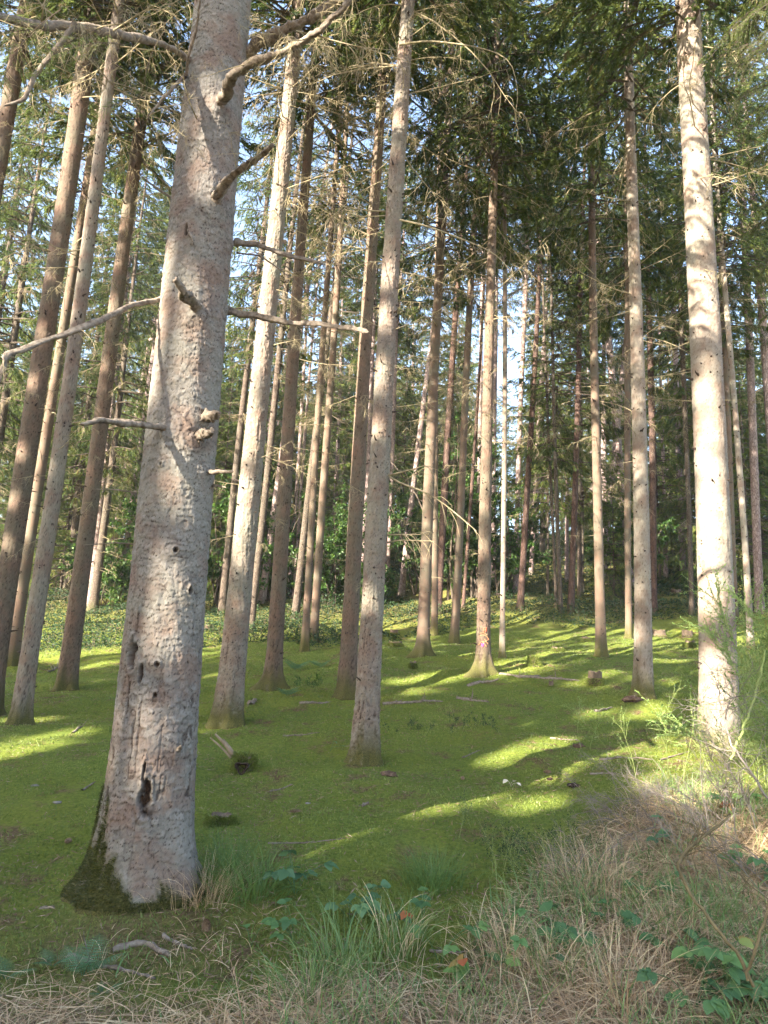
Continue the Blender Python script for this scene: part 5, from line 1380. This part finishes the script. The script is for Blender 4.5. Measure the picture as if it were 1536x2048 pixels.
bramble(660, 1500, 2, .07, 'small pale bluish sprig in the moss left of the slender grey spruce', 832, .14, (0, 1), 'seedling', FERN, 'seedlings', False, 'seedling')


def fern(px, py, n, L, label, seed, lean=(0, 0)):
    r = np.random.default_rng(seed); root, p = root_at('fern', px, py, label, 'fern', 'ferns on the bank', .01)
    for j in range(n):
        az = 2 * PI * j / n + r.uniform(-.4, .4); s = np.linspace(0, 1, 16)
        el = r.uniform(.75, 1.1); ln = L * r.uniform(.8, 1.1)
        rr = ln * (math.cos(el) * s + .25 * s ** 2); zz = ln * (math.sin(el) * s - .35 * s ** 2)
        P = np.stack([rr * math.cos(az) + lean[0] * s * ln, rr * math.sin(az) + lean[1] * s * ln, zz], -1)
        mb = MB(); V, Q = tubes(P[None], (.0022 * (1 - .7 * s))[None], 4); mb.add(V, Q, 0, tint=.2)
        fw = unit(np.gradient(P, axis=0)); lt = unit(np.cross(fw, [0, 0, 1.0]))
        for i in range(3, 16):
            for sg in (-1, 1):
                w = ln * .36 * math.sin(PI * (s[i] * .85 + .12)) ** .9 * r.uniform(.85, 1.1); d = unit(lt[i] * sg + fw[i] * .45 - np.array([0, 0, .25]))
                m = 8; u = np.linspace(.08, .95, m); b = P[i] + d * (w * u)[:, None]; nn = unit(np.cross(d, fw[i]) * sg)
                for s2 in (-1, 1):
                    V, Q = leaves(b, d * .6 + s2 * np.cross(nn, d), np.broadcast_to(nn, b.shape) + r.normal(0, .2, b.shape), w * .24 * (1.05 - u * .8), w * .075 * (1.1 - u * .6)); mb.add(V, Q, 0, tint=np.clip(r.normal(.5, .2), 0, 1))
        mb.build('frond', [FERN], root, smooth_=False)


fern(165, 1950, 4, .26, 'bluish green fern with feathery fronds left below the big scaly trunk', 1, (.22, .12))
fern(105, 1930, 3, .15, 'small flat bluish fern left of the feathery fern', 2)
fern(10, 1960, 3, .20, 'dark fern cut by the left edge at the bottom', 3)
fern(205, 1990, 3, .10, 'tiny fern below the feathery fern', 4)
for j, (px, py, L) in enumerate(((590, 1340, .40), (575, 1390, .28), (640, 1335, .32))):
    fern(px, py, 6, L, ('fern right of the brown spruce with spreading foot', 'small fern close to the foot of the brown spreading spruce', 'fern left of the pinkish spruce, below the sunlit pair')[j], 5 + j)


# ------------------------------------------------------------------ sticks, stumps, cones and stones on the moss
def stick(pix, rpx, label, seed, matl=DEADWOOD, name='fallen_stick', prongs=2, lift=.004, grp='fallen sticks on the moss'):
    r = np.random.default_rng(seed); pts = np.array([ground_hit(x, y) for x, y in pix]); pts[:, 2] = ground_z(pts[:, 0], pts[:, 1]) + lift
    org = pts[0].copy(); m = depth_of(org) / FPX; k = 14; P = resample(pts - org, k) + r.normal(0, rpx * m * .25, (k, 3))
    P[:, 2] = np.maximum(P[:, 2], ground_z(P[:, 0] + org[0], P[:, 1] + org[1]) - org[2] + .2 * rpx * m)
    R = rpx * m * (1 - .5 * np.linspace(0, 1, k)) * (1 + r.normal(0, .12, k)); R[-1] *= .4
    mb = MB(); V, Q = tubes(P[None], R[None], 8); mb.add(V + r.normal(0, rpx * m * .08, V.shape), Q, 0)
    if prongs:
        q, d, i, t = pick_on(P[None], prongs, .2, .9, r)
        V, Q = tubes(grow(q, d * .5 + np.array([0, 0, .8]) + r.normal(0, .4, (prongs, 3)), r.uniform(.08, .22, prongs), 5, .15, .02, r), rpx * m * .35 * (1 - .7 * np.linspace(0, 1, 5))[None] * np.ones((prongs, 1)), 5); mb.add(V, Q, 0)
    return tag(mb.build(name, [matl], None, org), label, 'stick', grp)


ST = [([(765, 1408), (830, 1406), (885, 1402)], 4.5, 'long grey fallen branch right of the slender grey spruce', 3), ([(935, 1372), (970, 1366), (1000, 1360)], 4, 'dark fallen stick in front of the foot of the marked spruce', 1),
      ([(1040, 1353), (1090, 1357), (1160, 1362)], 4, 'long fallen branch right of the marked spruce', 3), ([(1000, 1350), (1045, 1356), (1080, 1352)], 3, 'fallen branch crossing the roots of the marked spruce', 3),
      ([(915, 1397), (950, 1402), (978, 1404)], 4, 'short dark fallen branch with two prongs in the middle of the moss', 2), ([(600, 1408), (640, 1407), (662, 1404)], 3.5, 'short tan stick left of the pinkish spruce', 0),
      ([(565, 1472), (610, 1471), (640, 1468)], 2, 'thin pale stick right of the grey flaky spruce', 0), ([(540, 1582), (562, 1578), (585, 1572)], 2.5, 'thin stick in the needle patch left of centre', 0),
      ([(535, 1690), (600, 1688), (690, 1682)], 2, 'long thin straw coloured stick low in the open moss', 1), ([(722, 1612), (738, 1604)], 4, 'small chip of grey wood in the open moss', 0),
      ([(1235, 1838), (1160, 1836), (1085, 1828)], 4, 'pale stick in the moss in front of the dry broom', 0), ([(135, 1915), (190, 1930), (250, 1950), (310, 1960)], 6, 'grey fallen branch lying in front of the big scaly trunk', 1),
      ([(325, 1870), (360, 1888), (385, 1898)], 5, 'short grey stick at the foot of the big scaly trunk', 0), ([(230, 1905), (290, 1895), (345, 1915)], 9, 'rotting mossy stick below the big scaly trunk', 0), ([(80, 1815), (110, 1812)], 4, 'short brown stick beside the mossy root at the left', 0),
      ([(165, 1585), (190, 1565)], 2.5, 'thin stick touching the left side of the big scaly trunk', 0), ([(145, 1465), (165, 1452)], 2.5, 'dead twig in the moss right of the pale leaning spruce', 2), ([(95, 1345), (130, 1330)], 3, 'dead twig left of the brown spruce with moss collar', 3),
      ([(1100, 1478), (1160, 1484)], 2, 'thin stick in the shade left of the sunlit patch', 0), ([(1260, 1395), (1310, 1390)], 2.5, 'stick behind the foot of the yellowish spruce', 1), ([(925, 1515), (960, 1500)], 2, 'thin stick in the shaded moss right of centre', 0),
      ([(1200, 1520), (1265, 1515), (1310, 1520)], 3, 'tan stick in the sunlit moss left of the dry broom', 1), ([(1180, 1550), (1230, 1548)], 3, 'tan sunlit chip of wood by the small wispy broom', 0), ([(860, 1905), (915, 1912), (1010, 1893)], 2.5, 'thin straight straw stick across the grass, bottom centre', 0),
      ([(1320, 1520), (1380, 1505)], 2, 'thin stick in the sun below the broad sunlit trunk', 0), ([(1190, 1425), (1225, 1415)], 3, 'light tan stick in the sunlit moss left of the yellowish spruce', 0), ([(500, 1410), (512, 1400)], 6, 'stubby brown chunk of bark right of the grey flaky spruce', 0)]
for j, (pix, rp, lab, pr) in enumerate(ST): stick(pix, rp, lab, 900 + j, DEADWOOD, prongs=pr)


def stump(px, py, wpx, h, label, seed, moss=.5, name='tree_stump', matl=STUMPW):
    r = np.random.default_rng(seed); root, p = root_at(name, px, py, label, 'stump', 'old stumps in the clearing', .03)
    rad = wpx / 2 * depth_of(p) / FPX; sg, nr = 26, 9
    th = np.arange(sg) * 2 * PI / sg; z = np.linspace(-.1, h, nr); Z, TH = np.meshgrid(z, th, indexing='ij')
    R = rad * (1 + .5 * np.exp(-np.maximum(Z, 0) / (.35 * h)) * (.3 + .4 * np.cos(4 * TH + seed) + .3 * np.cos(7 * TH)) + .12 * N2(TH * 3 + seed, Z * 6))
    top = Z + (Z > h * .6) * (.35 * h * N1(np.cos(TH) * 2 + seed, np.sin(TH) * 2))
    V = np.stack([R * np.cos(TH), R * np.sin(TH), top], -1); idx = np.arange(nr * sg).reshape(nr, sg)
    F = np.stack([idx[:-1], np.roll(idx, -1, 1)[:-1], np.roll(idx, -1, 1)[1:], idx[1:]], -1).reshape(-1, 4)
    mb = MB(); mb.add(V, F, 0)
    mb.build('stump_body', [matl], root, smooth_=False)
    t2 = MB(); a = np.vstack([V[-1] * np.array([.97, .97, 1]), V[-1] * np.array([.5, .5, 1]) - np.array([0, 0, .12 * h]), [[0, 0, h * .75]]])
    F = np.concatenate([np.array([[i, (i + 1) % sg, sg + (i + 1) % sg, sg + i] for i in range(sg)])]); t2.add(a, F, 0)
    t2.add(a[sg:], np.array([[i, (i + 1) % sg, sg] for i in range(sg)]), 0)
    t2.build('cut_top', [STUMPW], root, smooth_=False)
    if moss:
        n = int(2500 * moss); a = r.uniform(0, 6.28, n); zz = h * r.random(n) ** 1.3 * moss * 1.2; rr = rad * (1.02 + .45 * np.exp(-zz / (.35 * h)))
        P = np.stack([rr * np.cos(a), rr * np.sin(a), zz], -1); D = unit(np.stack([np.cos(a), np.sin(a), np.full(n, .7)], -1) + r.normal(0, .4, (n, 3))); S = unit(np.cross(D, r.normal(0, 1, (n, 3)))) * .007
        V = np.stack([P - S, P + S, P + D * .035], 1); m3 = MB(); m3.add(V.reshape(-1, 3), np.arange(3 * n).reshape(-1, 3), 0, tint=np.repeat(r.uniform(.2, .95, n), 3))
        o = m3.build('moss_cover', [MOSSB], root, smooth_=False); o['kind'] = 'stuff'
    return root, p, rad


for j, (px, py, w_, h, m_, lab) in enumerate(((1190, 1368, 26, .22, .4, 'weathered stump with pale top in the sunlit moss right of the slim reddish brown spruce'), (1102, 1372, 9, .12, .2, 'tiny broken stump at the end of the long fallen branch'), (1318, 1272, 26, .20, .2, 'brown stump behind the moss right of the yellowish spruce'),
        (1375, 1272, 20, .18, .1, 'reddish stump close to the left outline of the broad sunlit trunk'), (1110, 1168, 10, .28, .1, 'small pale stump in the sunlit glade far behind'), (1352, 1190, 18, .25, .4, 'stump on the sunlit slope left of the broad sunlit trunk'), (788, 1268, 16, .16, .3, 'reddish stump right of the slender grey spruce far back'),
        (790, 1292, 26, .12, .6, 'low wide stump in the moss between the slender grey spruce and the dark reddish spruce'), (1172, 1284, 16, .16, .6, 'mossy hummock stump left of the slim reddish brown spruce'), (1115, 1305, 20, .15, .7, 'mossy stump in the striped light right of the very thin stem'), (826, 1335, 12, .16, .6, 'small mossy stump in front of the dark reddish spruce'),
        (1069, 1330, 22, .16, .9, 'flat mossy stump in the shade stripe right of the marked spruce'), (1380, 1295, 18, .18, .6, 'mossy stump beside the broad sunlit trunk'), (442, 1646, 46, .09, .8, 'moss covered stump with a dark hollow right of the big scaly trunk'), (418, 1262, 18, .2, .3, 'rotten stump behind the big scaly trunk on its right'))):
    stump(px, py, w_, h, lab, 40 + j, m_)

# the rotten uprooted stump with splinters
root, p, rad = stump(488, 1540, 40, .17, 'rotten uprooted mossy stump with pale splinters beside the big scaly trunk', 71, 1.0, 'rotten_stump')
m = depth_of(p) / FPX
for k_, (x0, y0, x1, y1, q) in enumerate(((466, 1508, 430, 1468, 5), (462, 1515, 420, 1475, 3), (470, 1512, 446, 1478, 4))):
    a, b = at_depth(x0, y0, depth_of(p)) - p, at_depth(x1, y1, depth_of(p) + .05) - p; P = resample([a, .5 * (a + b) + np.array([0, 0, .012]), b], 8)
    mb = MB(); V, Q = tubes(P[None], (q * m * (1 - .6 * np.linspace(0, 1, 8)))[None], 6); mb.add(V, Q, 0); mb.build('splinter', [SPLINTER], root)
mb = MB(); th = np.linspace(0, 2 * PI, 17)[:-1]; R_ = .062 * (1 + .25 * np.sin(3 * th))
V = np.concatenate([np.stack([R_ * q * np.cos(th), np.full(16, -rad * 1.30 - z), .075 + R_ * .9 * q * np.sin(th)], -1) for q, z in ((1.15, .012), (1.0, .035), (.8, .02), (.3, -.03))]); i = np.arange(16)
for a in range(3): mb.add(V, np.stack([a * 16 + i, a * 16 + (i + 1) % 16, a * 16 + 16 + (i + 1) % 16, a * 16 + 16 + i], -1), 0)
mb.add(V[48:], np.arange(16).reshape(1, 16), 0)
mb.build('dark_hollow', [SOIL], root)


def lumps(name, px, py, w_, label, seed, matl, cat, grp, flat=.5):
    r = np.random.default_rng(seed); p = ground_hit(px, py); p[2] = ground_z(p[0], p[1]); q = w_ / 2 * depth_of(p) / FPX
    a = np.linspace(0, 2 * PI, 31)[:-1]; b = np.linspace(-PI / 2, PI / 2, 14); B_, A_ = np.meshgrid(b, a, indexing='ij'); rough_ = .9 if cat == 'clod' else .45
    R = q * (1 + rough_ * N1(np.cos(A_) * 1.6 + seed * 3, np.sin(A_) * 1.6 + B_ * 1.4) + rough_ * .7 * N2(np.cos(A_) * 4 + seed, np.sin(A_) * 4 + B_ * 4))
    V = np.stack([R * np.cos(B_) * np.cos(A_) * 1.2, R * np.cos(B_) * np.sin(A_), R * np.sin(B_) * flat + q * flat * .4], -1); idx = np.arange(14 * 30).reshape(14, 30)
    F = np.stack([idx[:-1], np.roll(idx, -1, 1)[:-1], np.roll(idx, -1, 1)[1:], idx[1:]], -1).reshape(-1, 4)
    mb = MB(); mb.add(V, F, 0); return tag(mb.build(name, [matl], None, p), label, cat, grp)


for j, (px, py, w_, lab) in enumerate(((70, 1572, 13, 'flat stone in the moss near the left edge'), (114, 1608, 15, 'tan stone left of the big scaly trunk'), (616, 1610, 10, 'dark and pale pebble at the right end of the needle patch'))): lumps('stone', px, py, w_, lab, j + 1, STONE, 'stone', 'small stones in the moss', .35)
for j, (px, py, w_, lab) in enumerate(((1157, 1495, 18, 'round brown clod of earth at the sunlit patch'), (1100, 1560, 9, 'small dark clod in the sun right of the pale seedling'), (1148, 1572, 20, 'dark clod of earth in the shade left of the bleached stalks'), (780, 1552, 26, 'reddish clod of earth right of the foot of the slender grey spruce'),
        (1264, 1402, 28, 'reddish heap of earth at the left foot of the yellowish spruce'), (918, 1540, 8, 'tiny brown clod in the shaded moss'))): lumps('earth_clod', px, py, w_, lab, j + 11, SOIL if 'dark' in lab else CLODM, 'clod', 'clods of earth in the moss', .45)


def cone_mesh(seed):
    r = np.random.default_rng(seed); mb = MB(); n = 90; i = np.arange(n); t = (i + .5) / n; a = i * 2.39996
    x = .11 * (t - .5); rr = .017 * np.sin(PI * np.clip(t * .92 + .06, 0, 1)) ** .7
    out = np.stack([.55 * np.ones(n), np.cos(a), np.sin(a)], -1); P = np.stack([x, rr * .35 * np.cos(a), rr * .35 * np.sin(a)], -1)
    V, Q = leaves(P, out, np.stack([-np.ones(n), .5 * np.cos(a), .5 * np.sin(a)], -1), rr * 1.25 + .004, .014); mb.add(V, Q, 0)
    V, Q = tubes(np.stack([np.linspace(-.05, .055, 8), 0 * np.arange(8.), 0 * np.arange(8.)], -1)[None], np.full((1, 8), .009), 6); mb.add(V, Q, 0)
    return mb.mesh('spruce_cone', [CONE], False)


CM = cone_mesh(1)
for j, (px, py, sc, lab) in enumerate(((412, 1855, 1.1, 'large open brown cone in the straw right below the big scaly trunk'), (1095, 1548, .9, 'cone lying at the lower sunlit patch'), (948, 1938, .8, 'cone half hidden in the straw, bottom centre'), (590, 1628, .8, 'cone in the needle patch left of centre'), (925, 1560, .8, 'cone in the shaded moss left of the pale seedling'), (135, 1690, .8, 'cone left of the mossy root'))):
    p = ground_hit(px, py); p[2] = ground_z(p[0], p[1]) + .022; o = link('spruce_cone', CM, None, p); o.scale = (sc, sc, sc); o.rotation_euler = (0, .1, rng.uniform(0, 6)); tag(o, lab, 'cone', 'cones on the ground')

# live spruce boughs that reach in at the right edge from a tree outside the picture
p = at_depth(1760, 1430, 5.8); p[2] = ground_z(p[0], p[1], False)
root = bpy.data.objects.new('spruce_tree', None); COL.objects.link(root); root.location = p
tag(root, 'spruce outside the right edge whose green boughs hang into the upper right corner', 'tree', GS)
trunk([(-1, .20), (.3, .19), (10, .12), (22, .02)], (-.01, 0), 24, .3, 9, 22, 5, knots=True).build('trunk', [BARK_BROWN, KNOT], root)
rr_ = np.random.default_rng(9)
for (px, py, dep, L) in ((1600, 270, 5.6, 1.0), (1590, 470, 5.3, .9), (1610, 560, 5.2, .8), (1570, 180, 6.2, 1.1), (1620, 380, 5.6, 1.1), (1560, 80, 6.6, 1.2), (1600, 640, 5.6, .7), (1640, 700, 5.9, .7), (1540, 10, 7.0, 1.2), (1600, 130, 5.2, 1.0)):
    e = at_depth(px, py, dep) - p; z = e[2] + .15
    q = resample([(0, 0, z), (e[0] * .5, e[1] * .5, z + .1), e], 8); mb = MB(); V, Q = tubes(q[None], (.014 * (1 - .6 * np.linspace(0, 1, 8)))[None], 5); mb.add(V, Q, 0)
    ob = mb.build('live_bough', [TWIG_DARK], root)
    for t in (.45, .6, .72, .82, .9, .97, 1.0):
        a = q[int(t * 7)]
        for sgn in (-1, 1):
            o = link('live_branch', SPRAYS[rr_.integers(0, 4)], ob, a); o.rotation_euler = (rr_.normal(0, .3), rr_.uniform(.1, .6), math.atan2(e[1], e[0]) + sgn * rr_.uniform(.2, 1.0)); s_ = L * rr_.uniform(.45, .8); o.scale = (s_, s_, s_)
c = link('crown', CROWNS[1], root, (0, 0, 8.2))

# ------------------------------------------------------------------ the hazy air under the trees
hm, ht = mat('hazy_air')
pv_ = ht.nodes.new('ShaderNodeVolumePrincipled'); pv_.inputs['Density'].default_value = HAZE; pv_.inputs['Color'].default_value = (0.93, 0.96, 1.0, 1); pv_.inputs['Anisotropy'].default_value = 0.0
ho = ht.nodes.new('ShaderNodeOutputMaterial'); ht.links.new(pv_.outputs[0], ho.inputs['Volume'])
hb = MB(); x0, x1, y0, y1, z0, z1 = -141, 141, -61, 221, -6.0, 48.0
hb.add(np.array([(x0, y0, z0), (x1, y0, z0), (x1, y1, z0), (x0, y1, z0), (x0, y0, z1), (x1, y0, z1), (x1, y1, z1), (x0, y1, z1)]), np.array([(3, 2, 1, 0), (4, 5, 6, 7), (0, 1, 5, 4), (1, 2, 6, 5), (2, 3, 7, 6), (3, 0, 4, 7)]))
tag(hb.build('haze', [hm], smooth_=False), 'thin sunlit haze in the air between the trunks', 'haze', None, 'stuff')
